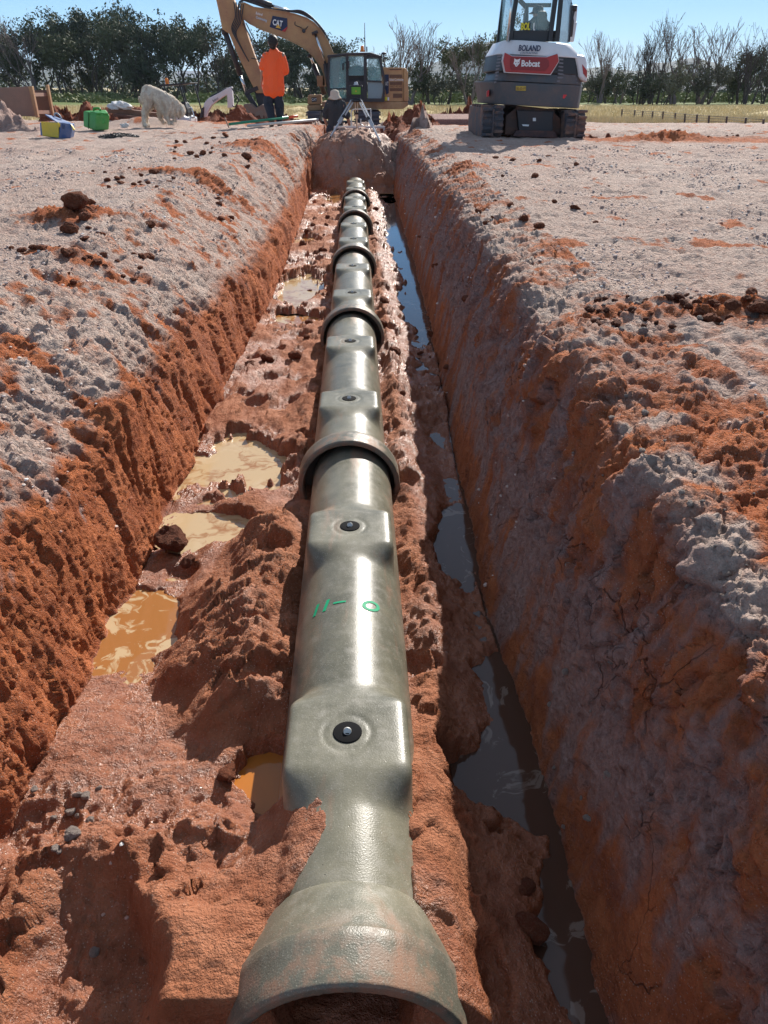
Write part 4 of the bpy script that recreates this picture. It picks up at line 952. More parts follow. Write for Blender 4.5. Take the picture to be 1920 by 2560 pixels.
# ------------------------------------------------------------------ small white excavator under a black canopy, behind the dog
def small_digger():
    q = V(330, 190, .12658, 23.5); p = V(500, 0, .33755, 23.5)
    root = empty('mini_excavator'); tag(root, 'small white excavator with a black canopy and orange beacon behind the dog', 'excavator')
    m = MB(); m.prism(q.xz([(640, 172), (935, 150), (1225, 125), (1228, 148), (940, 182), (640, 205)]), 22.9, 24.1); m.build('canopy', BLK, root, .01)
    for Y in (22.95, 24.05):
        for (u0, v0, u1, v1, w_) in ((945, 180, 1055, 560, .05), (985, 180, 1075, 520, .03), (1232, 150, 1385, 720, .045), (640, 200, 612, 420, .03)):
            m = MB(); m.bar(q(u0, v0, Y), q(u1, v1, Y), .03, w_); m.build('canopy_post', BLK, root)
    m = MB(); m.prism(q.xz([(1010, 500), (1080, 520), (1130, 640), (1145, 720), (1140, 830), (1030, 830)]), 23.2, 23.8); m.build('operator_seat', BLK, root, .03)
    m = MB(); m.prism(q.xz([(700, 760), (1020, 700), (1150, 812), (1220, 815), (1230, 1000), (720, 1000)]), 22.95, 24.05); m.build('body', WP, root, .04)
    m = MB(); m.tube(catmull([q(1120, 610, 23.2), q(1180, 640, 23.2), q(1230, 830, 23.2)], 5), .02, 6); m.tube([q(1140, 820, 23.1), q(1215, 820, 23.1)], .03, 6); m.build('hand_rail', STEEL, root)
    c = q(695, 165, 23.5); m = MB(); m.lathe([(.05, 0), (.05, .02), (.045, .03), (.04, .13), (.02, .15)], tuple(c), 'z', 14); m.build('beacon', ORANGE, root)
    m = MB(); m.prism(p.xz([(36, 870), (20, 850), (28, 800), (36, 760), (66, 728), (140, 690), (208, 650), (238, 640), (243, 690), (250, 795), (208, 800), (204, 700), (150, 735), (90, 780), (62, 830), (50, 868)]), 23.4, 23.62); bo = m.build('boom', WP, root, .015)
    text_px('boom_text', 'Bobcat', p, 92, 138, 737, 23.38, BLK, bo, 1.3, rot=-29)
    m = MB(); m.tube([p(80, 722, 23.5), p(205, 655, 23.5)], .035, 8); m.tube(catmull([p(235, 650, 23.3), p(262, 700, 23.3), p(285, 735, 23.3), p(262, 790, 23.3), p(240, 780, 23.3)], 6), .016, 6); m.build('hose', BLK, root)
    m = MB()
    for dx in (0, 1): m.prism(q.xz([(700, 1000), (1220, 1000), (1260, 1080), (1200, 1160), (720, 1160), (660, 1080)]), 22.85 + dx * .95, 23.15 + dx * .95)
    m.build('track', RUB, root, .03)
    m = MB(); m.prism(p.xz([(20, 800), (36, 790), (34, 872), (10, 878), (8, 860)]), 23.3, 23.75); m.build('bucket', BLK, root, .02)
small_digger()
# ------------------------------------------------------------------ people and the dog
def skin_body(name, caps, mt, voxel=.012, parent=None, smooth=4, extra=None, it=None):
    """one continuous surface grown round tapered limbs; caps = [(points, radii)]"""
    m = MB()
    for pts, rad in caps:
        pts = [Vector(p) for p in pts]
        m.tube(pts, rad, 12)
        for p, r_ in zip(pts, rad): m.ball(p, r_ * .995, 12, 8)
    for c, r_ in (extra or []): m.ball(c, r_, 18, 12)
    o = m.build(name, mt, None)
    rm = o.modifiers.new('r', 'REMESH'); rm.mode = 'VOXEL'; rm.voxel_size = voxel; rm.use_smooth_shade = True
    sm = o.modifiers.new('s', 'SMOOTH'); sm.iterations = smooth; sm.factor = .6
    bpy.context.view_layer.update()
    me = bpy.data.meshes.new_from_object(o.evaluated_get(bpy.context.evaluated_depsgraph_get()))
    me.polygons.foreach_set('use_smooth', [True] * len(me.polygons))
    bpy.data.objects.remove(o)
    return link(name, me, mt, parent)
def wrinkle(o, amp, sc_, seed=0):
    me = o.data; n = len(me.vertices); co = np.empty(n * 3); me.vertices.foreach_get('co', co); no = np.empty(n * 3); me.vertices.foreach_get('normal', no)
    co = co.reshape(-1, 3); no = no.reshape(-1, 3)
    d = ridge((co[:, 0] + co[:, 1] * .7) * sc_, co[:, 2] * sc_ * .6, 3, seed) - .9
    d = d - d.mean(); d = np.clip(d, -.7, .7); co += no * (d * amp)[:, None]; me.vertices.foreach_set('co', co.ravel()); me.update()
SKIN = mat('skin', (.40, .20, .13), .5, Subsurface_Weight=.0)
HAIR = mat('dark_hair', (.018, .012, .010), .6)
HIVIS = mat('orange_shirt', (1.0, .12, .02), .65); t = NT(HIVIS); t.set(t.b, 'Normal', t.bump(t.noise(t.obj(), 60, 3), .2, .003))
NAVYC = mat('navy_cloth', (.012, .016, .032), .85); GREYC = mat('charcoal_cloth', (.040, .045, .050), .9); JEAN = mat('dark_trousers', (.022, .028, .042), .85)
BOOT = dirty('dusty_boots', (.16, .11, .07), .8, (.34, .2, .14), .5, 9); HATM = mat('cream_hat', (.55, .47, .38), .85)
def hand(root_p, d, side, out, curl=.6, s=1.0):
    """palm and five bent fingers hanging from a wrist; d = pointing direction, out = direction across the palm to the thumb"""
    d = Vector(d).normalized(); out = Vector(out).normalized(); nrm = d.cross(out).normalized() * side
    caps = [([root_p, Vector(root_p) + d * .05 * s], [.024 * s, .026 * s])]
    pc = Vector(root_p) + d * .045 * s
    caps.append(([pc - out * .022 * s, pc + out * .022 * s], [.019 * s, .019 * s])); pe = Vector(root_p) + d * .082 * s
    for k, (off, ln) in enumerate(((.027, .066), (.009, .075), (-.009, .070), (-.026, .054))):
        a = pe + out * off * s; b = a + (d + nrm * curl * .3).normalized() * ln * .45 * s; c = b + (d + nrm * curl).normalized() * ln * .32 * s; e = c + (d * .6 + nrm * curl * 1.4).normalized() * ln * .28 * s
        caps.append(([a - d * .02 * s, a, b, c, e], [.0095 * s, .0095 * s, .009 * s, .008 * s, .0068 * s]))
    a = Vector(root_p) + d * .025 * s + out * .022 * s; b = a + (d * .7 + out * .7 + nrm * .2).normalized() * .035 * s; c = b + (d + out * .15 + nrm * .4).normalized() * .028 * s
    caps.append(([a - out * .01 * s, a, b, c], [.012 * s, .012 * s, .010 * s, .008 * s])); return caps
def head(c, fwd, s=1.0):
    """head with nose, ears, brow and chin round centre c, looking along fwd"""
    c = Vector(c); f = Vector(fwd).normalized(); r_ = f.cross(Vector((0, 0, 1))).normalized(); u = r_.cross(f)
    P_ = lambda a, b, e: c + (r_ * a + f * b + u * e) * s
    caps = [([P_(0, .005, -.02), P_(0, -.012, .035)], [.078 * s, .088 * s]), ([P_(0, .045, -.06), P_(0, .055, -.09)], [.052 * s, .036 * s]), ([P_(-.035, .05, .012), P_(.035, .05, .012)], [.036 * s, .036 * s]),
            ([P_(0, .085, .01), P_(0, .102, -.028)], [.010 * s, .015 * s]), ([P_(-.02, .082, -.058), P_(.02, .082, -.058)], [.010 * s, .010 * s])]
    for sg in (-1, 1): caps.append(([P_(sg * .080, -.005, .015), P_(sg * .086, -.012, -.02)], [.015 * s, .010 * s])); caps.append(([P_(sg * .03, .078, .008), P_(sg * .032, .08, .006)], [.012 * s, .012 * s]))
    return caps
def person_orange():
    q = V(500, 0, .33755, 20.0); Z0 = q(545, 945).z
    root = empty('person', q(570, 940, 20.0)); root.rotation_euler = (0, 0, 0); base = root.location.copy()
    tag(root, 'person in a bright orange shirt and dark trousers standing with their back to the camera', 'person', )
    Q = lambda u, v, dy=0: q(u, v, 20.0 + dy) - base
    hc = Q(539, 316)
    neck = [Q(540, 345), Q(540, 372, -.01), Q(545, 400, 0)]
    caps = head(hc, (-.35, .92, -.05), 1.22) + [(neck, [.056, .058, .07])]
    caps += [([Q(545, 400), Q(547, 480), Q(545, 590), Q(543, 670)], [.08, .09, .085, .085])]
    caps += [([Q(482, 408, .0), Q(466, 480, .0), Q(462, 540, .02), Q(460, 565, .04), Q(455, 610, .07)], [.06, .052, .045, .038, .028])]
    caps += [([Q(610, 410, .0), Q(632, 480, .03), Q(636, 540, .08), Q(612, 560, .22), Q(590, 552, .32)], [.06, .05, .043, .036, .027])]
    caps += hand(Q(455, 610, .07), (-.02, .12, -1), 1, (.2, .9, .1)) + hand(Q(590, 552, .32), (-.5, .7, .1), 1, (0, .1, 1))
    caps += [([Q(515, 690), Q(512, 770, .03), Q(530, 850, -.06), Q(536, 892, -.12)], [.07, .06, .05, .04]), ([Q(575, 690), Q(586, 780, .05), Q(590, 860, .04), Q(590, 915, .02)], [.07, .06, .05, .04])]
    skin_body('body', caps, SKIN, .0085, root, 3)
    hr = skin_body('hair', [([hc + Vector((.004, -.028, .03)), hc + Vector((0, .0, .05))], [.112, .108]), ([hc + Vector((0, -.055, -.01)), hc + Vector((0, -.055, -.065))], [.090, .074])], HAIR, .008, root, 2)
    wrinkle(hr, .006, 30, 4)
    sh = skin_body('shirt', [([Q(545, 398, .0), Q(546, 440), Q(547, 520), Q(545, 600), Q(543, 668)], [.13, .172, .168, .165, .168]), ([Q(500, 412), Q(592, 412)], [.078, .078]), ([Q(505, 676, -.02), Q(588, 678, -.02)], [.115, .115]), ([Q(488, 425), Q(492, 660)], [.07, .085]), ([Q(600, 425), Q(597, 660)], [.07, .085]),
                             ([Q(490, 410), Q(474, 450), Q(464, 495)], [.075, .077, .080]), ([Q(602, 410), Q(622, 460), Q(633, 525, .03)], [.075, .077, .080])], HIVIS, .012, root, 5)
    # flatten the shirt front to back
    for v in sh.data.vertices: v.co.y *= .88
    wrinkle(sh, .010, 5, 2)
    cl = skin_body('collar', [([Q(512, 388, .0), Q(525, 366, .02), Q(540, 362, -.05), Q(556, 364, .02), Q(570, 386, 0)], [.022, .030, .032, .030, .022]), ([Q(515, 385), Q(570, 385)], [.045, .045])], NAVYC, .01, root, 3)
    tr = skin_body('trousers', [([Q(518, 680, .03), Q(572, 680, .03)], [.09, .09]), ([Q(515, 705, .03), Q(507, 770, .03), Q(523, 840, -.05), Q(530, 880, -.09)], [.105, .108, .085, .075]), ([Q(575, 705, .03), Q(588, 780, .05), Q(592, 860, .05), Q(590, 912, .03)], [.105, .105, .085, .078])], JEAN, .012, root, 4)
    wrinkle(tr, .012, 6, 8)
    for nm, a in (('boot', [Q(536, 884, -.10), Q(534, 915, -.14), Q(528, 938, -.03)]), ('boot', [Q(590, 914, .0), Q(590, 930, -.01), Q(592, 936, .16)])):
        skin_body(nm, [(a, [.052, .054, .045])], BOOT, .01, root, 3)
person_orange()
def person_grey():
    q = V(740, 190, .14467, 20.4); base = q(700, 900, 20.4); base.z = -.95
    root = empty('person', base); tag(root, 'person in a charcoal shirt and cream bucket hat standing behind the tripod', 'person')
    Q = lambda u, v, dy=0: q(u, v, 20.4 + dy) - base
    hc = Q(670, 360)
    caps = head(hc, (.15, .95, -.25)) + [([Q(668, 400), Q(668, 440)], [.056, .07])]
    caps += [([Q(675, 470), Q(680, 600), Q(682, 760), Q(680, 900)], [.09, .10, .095, .09])]
    caps += [([Q(560, 490), Q(520, 640, .0), Q(500, 740, .02), Q(530, 850, .05)], [.065, .052, .042, .028]), ([Q(800, 500), Q(860, 620), Q(900, 740, .03), Q(925, 860, .06)], [.065, .052, .042, .028])]
    caps += hand(Q(535, 850, .05), (.12, .1, -1), 1, (.2, .9, .1)) + hand(Q(925, 860, .06), (-.05, .1, -1), -1, (-.2, .9, .1))
    zf = base.z - base.z
    hipz = Q(680, 930)
    for dx in (-.1, .1):
        caps.append(([hipz + Vector((dx, 0, 0)), Vector((hipz.x + dx, .02, .45)), Vector((hipz.x + dx, 0, .08))], [.10, .07, .045]))
    skin_body('body', caps, SKIN, .009, root, 3)
    s = skin_body('shirt', [([Q(675, 440), Q(678, 520), Q(682, 650), Q(682, 780), Q(680, 900)], [.12, .18, .185, .18, .175]), ([Q(570, 480), Q(790, 482)], [.085, .085]), ([Q(560, 480), Q(530, 580), Q(512, 690)], [.08, .082, .08]), ([Q(800, 490), Q(845, 590), Q(885, 680)], [.08, .08, .075])], GREYC, .013, root, 5)
    for v in s.data.vertices: v.co.y *= .85
    wrinkle(s, .012, 5, 5)
    tr = skin_body('trousers', [([hipz + Vector((-.08, 0, .02)), hipz + Vector((.08, 0, .02))], [.13, .13])] + [([hipz + Vector((dx, 0, 0)), Vector((hipz.x + dx, .02, .45)), Vector((hipz.x + dx, 0, .10))], [.125, .09, .08]) for dx in (-.1, .1)], JEAN, .013, root, 4)
    for dx in (-.1, .1): skin_body('boot', [([Vector((hipz.x + dx, 0, .08)), Vector((hipz.x + dx, .14, .05))], [.055, .05])], BOOT, .012, root, 2)
    m = MB(); c = hc + Vector((0, -.01, .0)); m.lathe([(.165, -.055), (.160, -.045), (.108, .0), (.104, .05), (.085, .095), (.04, .115), (.002, .118)], tuple(c + Vector((0, 0, .03))), 'z', 28); h = m.build('hat', HATM, root)
    for v in h.data.vertices:
        r_ = math.hypot(v.co.x - c.x, v.co.y - c.y)
        if r_ > .12: v.co.z -= .02 + .018 * math.sin(3 * math.atan2(v.co.y - c.y, v.co.x - c.x))
person_grey()
def person_operator():
    q = V(1160, 0, .217, 15.75); base = q(860, 470, 15.75)
    root = empty('person', base); tag(root, 'person in dark clothes and a brimmed hat sitting inside the compact excavator cab', 'person')
    Q = lambda u, v, dy=0: q(u, v, 15.75 + dy) - base
    hc = Q(848, 175)
    caps = head(hc, (-.3, .95, 0), .95) + [([Q(850, 220), Q(852, 250)], [.055, .075]), ([Q(855, 270), Q(862, 350), Q(865, 450)], [.10, .10, .09]), ([Q(770, 285), Q(745, 360, .05), Q(740, 400, .25)], [.06, .045, .03]), ([Q(940, 285), Q(965, 370, .05), Q(950, 410, .25)], [.06, .045, .03])]
    caps += [([Q(820, 465), Q(815, 470, .42), Q(815, 640, .5)], [.09, .07, .05]), ([Q(905, 465), Q(910, 470, .42), Q(910, 640, .5)], [.09, .07, .05])]
    caps += hand(Q(740, 400, .25), (.1, 1, -.1), 1, (1, 0, .1)) + hand(Q(950, 410, .25), (-.1, 1, -.1), -1, (-1, 0, .1))
    skin_body('body', caps, SKIN, .0095, root, 3)
    s = skin_body('shirt', [([Q(855, 255), Q(858, 300), Q(862, 370), Q(865, 455)], [.12, .175, .18, .17]), ([Q(778, 285), Q(935, 285)], [.08, .08]), ([Q(770, 290), Q(748, 350, .04)], [.08, .07]), ([Q(940, 290), Q(962, 355, .04)], [.08, .07])], NAVYC, .013, root, 5)
    tr = skin_body('trousers', [([Q(820, 462), Q(815, 466, .42), Q(815, 625, .5)], [.105, .085, .07]), ([Q(905, 462), Q(910, 466, .42), Q(910, 625, .5)], [.105, .085, .07])], JEAN, .014, root, 3)
    m = MB(); m.lathe([(.15, .02), (.148, .03), (.098, .05), (.092, .10), (.07, .135), (.002, .145)], tuple(hc), 'z', 24); m.build('hat', NAVYC, root)
person_operator()

def dog():
    q = V(330, 190, .12658, 19.5)
    base = q(550, 960, 19.5); root = empty('dog', base); tag(root, 'shaggy cream dog with its head down sniffing the ground beside the green container', 'dog')
    Q = lambda u, v, dy=0: q(u, v, 19.5 + dy) - base
    F = mat('cream_coat', (.66, .58, .46), .9); t = NT(F); o = t.obj()
    n = t.noise(t.scale(o, (1, 1, .6)), 9, 5, .7)
    t.set(t.b, 'Base Color', t.mix(t.mr(n, .42, .72), t.mix(t.mr(t.noise(o, 30, 3), .35, .65), (.82, .75, .63), (.66, .58, .47)), (.50, .36, .26)))
    caps = [([Q(330, 330), Q(450, 390), Q(600, 470), Q(740, 560), (Q(830, 600))], [.155, .165, .185, .205, .17]),      # deep chest, tucked loin
            ([Q(400, 440), Q(560, 560), Q(700, 640)], [.10, .14, .16]),
            ([Q(820, 570), Q(900, 610), Q(950, 640)], [.145, .115, .10]),                                             # neck
            ([Q(950, 640), Q(945, 700)], [.105, .09]), ([Q(935, 740), Q(925, 800)], [.062, .045]),                      # head and muzzle
            ([Q(985, 620, -.07), Q(1005, 700, -.09), Q(995, 770, -.08)], [.04, .045, .02]), ([Q(905, 640, -.12), Q(900, 710, -.13)], [.035, .03])]   # ears
    for dy, du in ((-.11, 0), (.10, 40)):
        caps.append(([Q(290 + du, 420, dy), Q(310 + du, 560, dy), Q(232 + du, 720, dy), Q(240 + du, 860, dy), Q(245 + du, 965, dy)], [.135, .09, .05, .042, .04]))
        caps.append(([Q(245 + du, 970, dy), Q(285 + du, 975, dy)], [.04, .035]))
    for (u0, u1, u2, vb, dy) in ((560, 545, 610, 915, .10), (700, 670, 740, 935, -.11)):
        caps.append(([Q(u0 + 40, 620, dy), Q(u1, 740, dy), Q(u1 + 20, 830, dy), Q(u2, vb, dy)], [.095, .06, .046, .038])); caps.append(([Q(u2, vb, dy), Q(u2 + 45, vb + 8, dy)], [.04, .034]))
    caps.append(([Q(790, 660, -.06), Q(800, 780, -.06), Q(860, 880, -.06), Q(800, 905, -.06)], [.08, .05, .042, .038]))
    caps.append(([Q(250, 420), Q(205, 530), Q(160, 500), Q(135, 400)], [.05, .035, .022, .012]))
    b = skin_body('body', caps, F, .014, root, 4); wrinkle(b, .010, 6, 3); wrinkle(b, .004, 22, 6)
    me = b.data; rnd = random.Random(5); vs, fs = [], []
    pol = [p for p in me.polygons]
    for k in range(15000):
        p = pol[rnd.randrange(len(pol))]; c = p.center + Vector([rnd.uniform(-.008, .008) for _ in range(3)]); n_ = p.normal
        low = c.z < .14 * 1.0
        ln = rnd.uniform(.015, .05) * (.5 if low else 1)
        d = (n_ * .5 + Vector((rnd.uniform(-.2, .4), rnd.uniform(-.2, .2), -.9))).normalized(); w = n_.cross(d)
        if w.length < .1: continue
        w = w.normalized() * rnd.uniform(.002, .005); i = len(vs)
        vs += [c - w, c + w, c + d * ln + n_ * .004]; fs.append((i, i + 1, i + 2))
    link('fur', np_mesh('fur', [tuple(v) for v in vs], fs, False), F, root)
    m = MB(); m.ball(Q(922, 832), .02, 10, 8); m.build('nose', BLK, root); m = MB(); m.ball(Q(935, 700, -.088), .010, 8, 6); m.build('eye', BLK, root)
dog()
# ------------------------------------------------------------------ clods, pebbles, heaps
def rock_mesh(name, seed, sub=3, sharp=.35, flat=.75):
    bm = bmesh.new(); bmesh.ops.create_icosphere(bm, subdivisions=sub, radius=1)
    rnd = random.Random(seed); planes = [(Vector([rnd.gauss(0, 1) for _ in range(3)]).normalized(), rnd.uniform(.62, .95)) for _ in range(11)]
    for v in bm.verts:
        d = v.co.normalized(); r_ = min([1.0] + [h / max(d.dot(n), .02) if d.dot(n) > .02 else 9 for n, h in planes])
        k = .06 * math.sin(7 * d.x + seed) * math.cos(6 * d.y + seed * 2) + .05 * math.sin(17 * d.z + 11 * d.x + seed) + .03 * math.sin(31 * d.y + 23 * d.z)
        v.co = d * (r_ + k); v.co.z *= flat
    me = bpy.data.meshes.new(name); bm.to_mesh(me); bm.free(); return me
def clod_mat(name, c1, c2, c3):
    m = mat(name, c1, .92, spec=.2); t = NT(m); o = t.obj(); n = t.noise(o, 2.2, 6, .7)
    t.set(t.b, 'Base Color', t.mix(t.mr(t.noise(o, 9, 4), .5, .7, 0, .7), t.mix(t.mr(n, .35, .65), c1, c2), c3)); t.set(t.b, 'Normal', t.bump(t.noise(o, 6, 7, .75), .9, .16)); return m
CL_R = clod_mat('red_clod', (.24, .065, .03), (.42, .15, .075), (.36, .19, .13)); CL_G = clod_mat('grey_stone', (.52, .42, .37), (.70, .62, .55), (.34, .22, .19)); CL_D = clod_mat('dark_clod', (.17, .055, .032), (.30, .11, .06), (.25, .12, .08))
RM = [rock_mesh('clod', k) for k in range(6)]
rc = random.Random(3)
def clod(x, y, r_, mt, label, group, sink=.35, z=None, cat='clod'):
    me = RM[rc.randrange(6)].copy() if False else RM[rc.randrange(6)]
    key = (me.name, mt.name)
    if key not in _cm: m2 = me.copy(); m2.materials.append(mt); _cm[key] = m2
    o = bpy.data.objects.new('clod' if cat == 'clod' else 'stone', _cm[key]); col.objects.link(o)
    o.location = (x, y, (hz(x, y) if z is None else z) + r_ * (.75 - sink)); o.scale = (r_ * rc.uniform(.85, 1.3), r_ * rc.uniform(.8, 1.2), r_ * rc.uniform(.7, 1.0)); o.rotation_euler = (rc.uniform(-.4, .4), rc.uniform(-.4, .4), rc.uniform(0, 6.28))
    return tag(o, label, cat, group)
_cm = {}
def scatter(box, n, r0, r1, mt, label, group, z=0.0, cat='clod', wts=None):
    for k in range(n):
        u, v = rc.uniform(box[0], box[2]), rc.uniform(box[1], box[3]); p = atz(u * DS, v * DS, z)
        s_ = r0 + (r1 - r0) * rc.random() ** 2.5
        clod(p.x, p.y, s_, mt, label, group, cat=cat)
scatter((150, 440, 330, 545), 26, .018, .06, CL_R, 'small red brown clod in the loose heap on the left shoulder of the trench', 'clods heaped on the left shoulder')
scatter((20, 500, 240, 580), 16, .014, .04, CL_R, 'reddish clod scattered on gravel left of the clod heap', 'clods scattered left of the heap')
p = atz(168 * DS, 470 * DS, .03); clod(p.x, p.y, .095, CL_R, 'largest pinkish clod standing up in the heap on the left shoulder', None, .3)
p = atz(150 * DS, 495 * DS, .03); clod(p.x, p.y, .06, CL_R, 'second largest clod, just in front of the tallest one on the left shoulder', None, .3)
scatter((200, 370, 560, 408), 30, .02, .06, CL_R, 'red clod in the long strip of dug clay across the left gravel', 'clods in the red strip on the left gravel')
scatter((370, 300, 560, 345), 22, .03, .09, CL_R, 'reddish clod along the far left edge of the trench', 'clods along the far left edge')
scatter((1255, 655, 1500, 720), 38, .010, .028, CL_D, 'small dark red clod in the stony patch on the right bank', 'clods in the stony patch on the right bank')
scatter((1280, 660, 1659, 730), 26, .007, .02, CL_G, 'pale pebble among the dark clods of the stony patch on the right bank', 'pale pebbles in the stony patch', cat='stone')
scatter((1500, 660, 1659, 705), 12, .02, .045, CL_R, 'rusty clod at the right picture edge behind the stony patch', 'clods at the right edge')
scatter((900, 330, 1350, 520), 34, .012, .045, CL_R, 'reddish clod lying loose on the pale gravel right of the trench', 'loose clods on the right gravel')
scatter((1250, 860, 1659, 1250), 46, .004, .015, CL_G, 'whitish pebble on the orange soil of the right bank', 'whitish pebbles on the orange soil', z=-.02, cat='stone')
scatter((1310, 290, 1640, 306), 26, .02, .05, CL_D, 'brown clod in the low crumbled heap near the right edge', 'clods of the low heap right of the white excavator')
for i, (u, v, r_, lb) in enumerate([(372, 1170, .082, 'dark wet clay boulder sitting between two ochre puddles at the left wall'), (405, 1205, .03, 'small clay lump beside the dark boulder at the left wall'), (492, 1675, .03, 'lone round clay lump lying left of the orange puddle'),
                        (545, 790, .06, 'dark clay lump against the left wall beside the third pipe'), (1130, 1915, .035, 'reddish lump in the brown water at the foot of the right wall'), (1140, 2000, .045, 'largest reddish lump lying in shade low on the right')]):
    p = atz(u * DS, v * DS, -.88); clod(p.x, p.y, r_, CL_D if i in (0, 1, 3) else CL_R, lb, None, .25, z=-.91 if i != 2 else None)
for (u, v, r_) in ((152, 1665, .012), (172, 1668, .014), (135, 1690, .014), (150, 1700, .010), (205, 1730, .010), (180, 1720, .013), (155, 1790, .022), (110, 1790, .010), (115, 1815, .012), (200, 1650, .009), (60, 1660, .012), (185, 1995, .013), (125, 1820, .010), (95, 1700, .009)):
    p = atz(u * DS, v * DS, -.80); clod(p.x, p.y, r_, CL_G, 'pale stone lying on the red clay at the lower left', 'pale stones on the lower left clay', .2, cat='stone')
for k in range(26):
    side = -1 if k % 3 else 1; y = 3.6 + 9.5 * rc.random(); x = -.045 + (side * rc.uniform(.22, .34) if side > 0 else -rc.uniform(.24, .62))
    clod(x, y, rc.uniform(.02, .055), CL_R, 'lump of wet clay on the trench floor beside the far pipes', 'wet clay lumps on the trench floor', .35)

def pebbles():
    r_ = np.random.RandomState(5); X, Y, Z, C = GX.ravel(), GY.ravel(), GZ.ravel(), GC.reshape(-1, 4)
    D = np.hypot(Y, Z - CZ); w = (D ** -.6) * np.where((X > .4) & (X < .95), .12, 1.0) * np.where((X > -1.0) & (X < -.8), .1, 1.0) * (Y < 13) * (Y > .7) * (X > -7) * (X < 8)
    ar = np.hypot(np.gradient(GX, axis=1), np.gradient(GZ, axis=1)) * np.gradient(GY, axis=0)
    w = w * np.clip(np.abs(ar).ravel(), 0, .01) * ((C[:, 0] < .55) * 1.0 + .30) * (C[:, 3] < .5) * np.where(C[:, 3] > .5, 0, 1)
    w += (C[:, 3] > .5) * (Y > .7) * (Y < 1.35) * (X < -.55) * np.abs(ar).ravel() * .8
    clus = np.clip(fbm(GX * 1.4, GY * 1.4, 3, 99).ravel() + .45, 0.03, 1.4) ** 1.5; w = w * clus
    n = 46000; idx = r_.choice(len(w), n, p=w / w.sum())
    s_ = (.0016 + .0068 * r_.rand(n) ** 4.5) * np.clip(.75 + D[idx] * .12, 1, 2.2)
    t_ = (1 + 5 ** .5) / 2; ico = np.array([(-1, t_, 0), (1, t_, 0), (-1, -t_, 0), (1, -t_, 0), (0, -1, t_), (0, 1, t_), (0, -1, -t_), (0, 1, -t_), (t_, 0, -1), (t_, 0, 1), (-t_, 0, -1), (-t_, 0, 1)]) / 1.9
    fc = np.array([(0, 11, 5), (0, 5, 1), (0, 1, 7), (0, 7, 10), (0, 10, 11), (1, 5, 9), (5, 11, 4), (11, 10, 2), (10, 7, 6), (7, 1, 8), (3, 9, 4), (3, 4, 2), (3, 2, 6), (3, 6, 8), (3, 8, 9), (4, 9, 5), (2, 4, 11), (6, 2, 10), (8, 6, 7), (9, 8, 1)])
    V = np.repeat(ico[None], n, 0) * (1 + .35 * (r_.rand(n, 12, 1) - .5)) * s_[:, None, None] * np.stack([.8 + .7 * r_.rand(n), .8 + .7 * r_.rand(n), .5 + .4 * r_.rand(n)], -1)[:, None, :]
    a = r_.rand(n) * 6.28; c_, sn = np.cos(a)[:, None], np.sin(a)[:, None]; x, y = V[..., 0] * c_ - V[..., 1] * sn, V[..., 0] * sn + V[..., 1] * c_
    V = np.stack([x + X[idx][:, None] + (r_.rand(n)[:, None] - .5) * .01, y + Y[idx][:, None], V[..., 2] + Z[idx][:, None] + s_[:, None] * .25], -1)
    F = (fc[None] + 12 * np.arange(n)[:, None, None]).reshape(-1, 3)
    me = np_mesh('gravel', V.reshape(-1, 3), F, False)
    ca = me.color_attributes.new('tint', 'FLOAT_COLOR', 'POINT'); tv = np.repeat(np.stack([r_.rand(n), r_.rand(n) * .6 + C[idx, 0] * .6, r_.rand(n), np.ones(n)], -1), 12, 0); ca.data.foreach_set('color', tv.astype(np.float32).ravel())
    m = mat('gravel_stone', (.5, .4, .36), .85, spec=.3); t = NT(m); at = t.n('ShaderNodeVertexColor', layer_name='tint').outputs[0]; sp = t.n('ShaderNodeSeparateColor', ins={0: at})
    c = t.mix(sp.outputs[0], (.46, .33, .28), (.72, .61, .54)); c = t.mix(t.mr(sp.outputs[1], .62, .95), c, (.34, .12, .06)); c = t.mix(t.mr(sp.outputs[2], .9, .95), c, (.76, .72, .68)); t.set(t.b, 'Base Color', c)
    tag(link('gravel', me, m), 'loose pale gravel strewn over both banks', 'gravel', kind='stuff')
pebbles()

